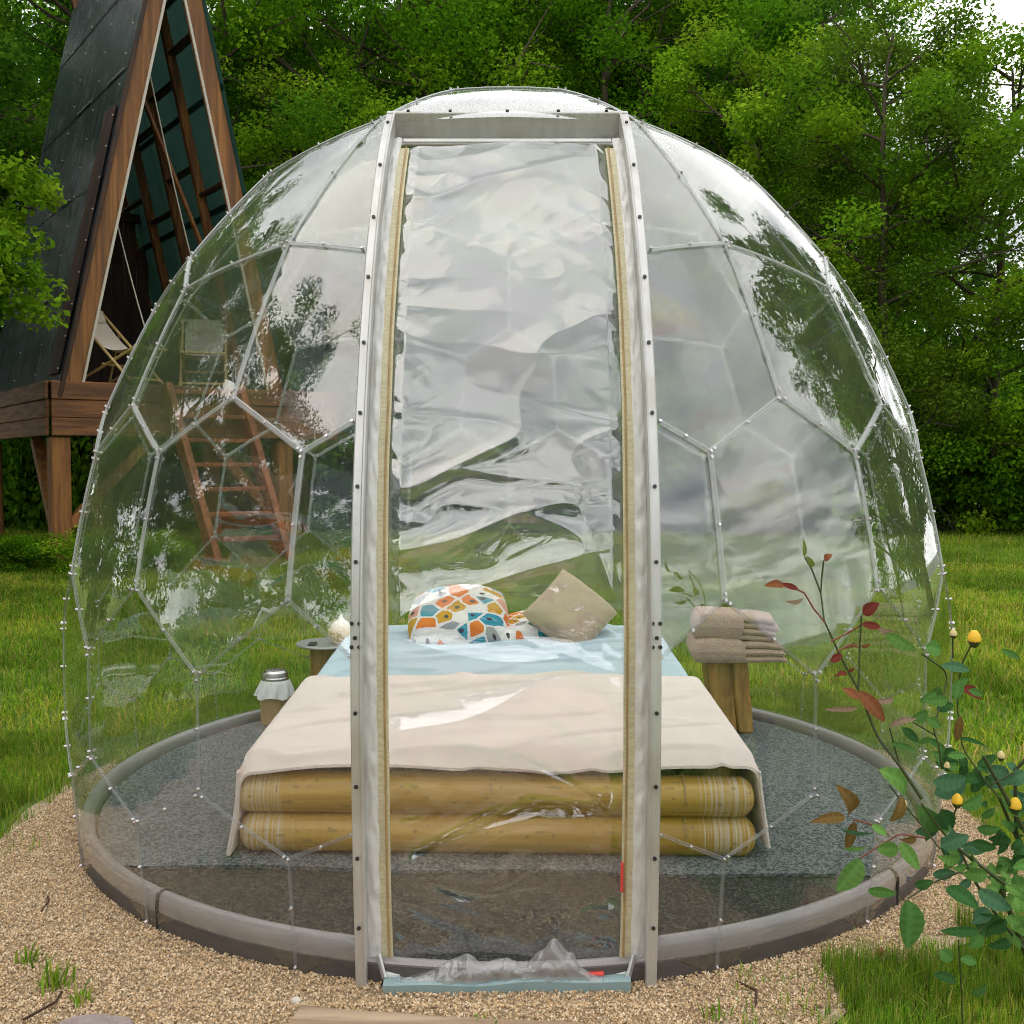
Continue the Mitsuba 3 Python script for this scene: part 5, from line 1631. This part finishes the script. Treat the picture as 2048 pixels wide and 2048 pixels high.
for i, st_ in enumerate(ROSE_STEMS):
    p = np.array(st_)
    t = np.linspace(0, len(p) - 1, 5 * len(p))
    p = np.stack([np.interp(t, np.arange(len(p)), p[:, k]) for k in range(3)], 1)
    p[1:-1] = (p[:-2] + 2 * p[1:-1] + p[2:]) / 4
    if i in (3, 16):
        rad = np.linspace(0.0022, 0.0042, len(p))
    elif i in (9, 18, 19, 20):
        rad = np.full(len(p), 0.0042)
    else:
        rad = np.full(len(p), 0.0020)
    part(bush, 'stem', tube(p, rad, 7), 'rose_cane_red' if i in (1, 2, 6, 15, 21, 22) else 'rose_cane', smooth=True)
# the canes run on to the root outside the frame
part(bush, 'stem', tube([[1.36, -1.86, -0.03], [1.30, -1.90, 0.10], [1.17, -1.93, 0.40]], [0.012, 0.009, 0.006], 8), 'rose_cane', smooth=True)
part(bush, 'stem', tube([[1.36, -1.86, -0.03], [1.34, -1.90, 0.35], [1.12, -1.93, 0.72]], [0.010, 0.007, 0.004], 8), 'rose_cane', smooth=True)
for x, y, z, r, c in ROSE_BUDS:
    r *= 0.88
    prof = [(0.0, -1.0), (0.45, -0.85), (0.8, -0.4), (0.86, 0.05), (0.7, 0.6), (0.42, 1.0), (0.25, 1.12), (0.0, 1.15)]
    b = part(bush, 'bud', lathe([(q * r, w * r) for q, w in prof], 14, (x, y, z)), 'rose_yellow' if c == 'Y' else 'rose_pale', smooth=True, label='yellow rose bud' if c == 'Y' else None)
    part(b, 'calyx', lathe([(0.0, -1.25 * r), (0.35 * r, -1.15 * r), (0.62 * r, -0.75 * r), (0.84 * r, -0.35 * r)], 12, (x, y, z)), 'rose_cane', smooth=True)

# ================================================================ small things on the gravel
pk = box(0, 0, 0, 0.74, 0.26, 0.05, 0.01)
pk = pk.subdivide().subdivide().subdivide()
v = np.array(pk.vertices)
v[:, 1] += 0.012 * nfbm(v * [7, 1, 1], 3)
v[:, 2] += 0.008 * nfbm(v * [5, 22, 1] + 4, 3)
single('plank', xf(tm(v, pk.faces), mov(-0.18, -1.905, -0.002) @ rot([0, 0, 1], -6)), 'weathered_wood', 'weathered wooden plank half sunk in gravel before the door', 'plank', smooth=40)
st = trimesh.creation.icosphere(subdivisions=2, radius=1)
v = st.vertices * [0.10, 0.09, 0.022] * (1 + 0.25 * nfbm(st.vertices * 1.4 + 5, 2)[:, None])
single('flat_stone', tm(v + [-1.02, -1.86, 0.012], st.faces), 'grey_stone', 'flat purplish stone in the gravel at the bottom left corner', 'stone', smooth=40)
v = st.vertices * [0.014, 0.012, 0.010]
single('white_stone', tm(v + [-0.545, -1.705, 0.014], st.faces), 'pale_trim', 'small white stone beside the left door post foot', 'stone', smooth=True)
for i, (x, y, n, h, lab) in enumerate(((-1.337, -1.49, 26, 0.05, 'uppermost small grass tuft in the gravel at the lower left'), (-1.20, -1.629, 40, 0.075, 'largest grass tuft in the gravel at the lower left'),
                                       (-1.10, -1.70, 26, 0.045, 'low green tuft beside the flat stone at the lower left'), (-0.05, -1.80, 10, 0.03, 'tiny sprig growing at the plank edge below the door'),
                                       (0.52, -1.78, 16, 0.045, 'small sprig in the gravel right of the door sill'))):
    r = np.random.default_rng(300 + i)
    ms, cs = [], []
    for j in range(n):
        p = np.array([x, y, 0.004]) + np.r_[r.normal(0, 0.018, 2), 0]
        a = r.uniform(0, 2 * np.pi)
        H = h * r.uniform(0.5, 1.2)
        d = np.array([math.cos(a), math.sin(a), 0]) * H * r.uniform(0.2, 0.9)
        s = np.array([-math.sin(a), math.cos(a), 0]) * 0.0028
        ms.append(tm([p - s, p + s, p + d * 0.5 + s + [0, 0, H * 0.7], p + d * 0.5 - s + [0, 0, H * 0.7], p + d + [0, 0, H]], [[0, 1, 2], [0, 2, 3], [3, 2, 4]]))
        cs.append(np.tile(np.array(GP[r.integers(len(GP))]) * r.uniform(0.7, 1.1), (5, 1)))
    single('weed_tuft', cat(ms), 'grass_matter', lab, 'weed', color=np.clip(np.vstack(cs), 0, 1))
for i, (pts, lab) in enumerate((([(-1.48, -1.05, 0.012), (-1.455, -1.10, 0.016), (-1.45, -1.16, 0.012)], 'thin dark twig on the gravel near the left rim of the tent'),
                                ([(-1.17, -1.66, 0.014), (-1.16, -1.72, 0.02), (-1.21, -1.80, 0.014)], 'dark stalk lying below the largest grass tuft'),
                                ([(0.62, -1.60, 0.012), (0.66, -1.66, 0.018), (0.64, -1.73, 0.012)], 'brown twig on the gravel right of the door'))):
    single('twig', tube(pts, 0.0035, 6), 'dark_board', lab, 'twig', smooth=True)
rp = lathe([(0.0, 0.0), (0.011, 0.004), (0.013, 0.012), (0.006, 0.02), (0.0, 0.021)], 10, (1.06, -1.45, 0.012))
single('fallen_petal', rp, 'red_petal', 'small reddish fallen petal on the gravel right of the rim', 'petal', smooth=True)
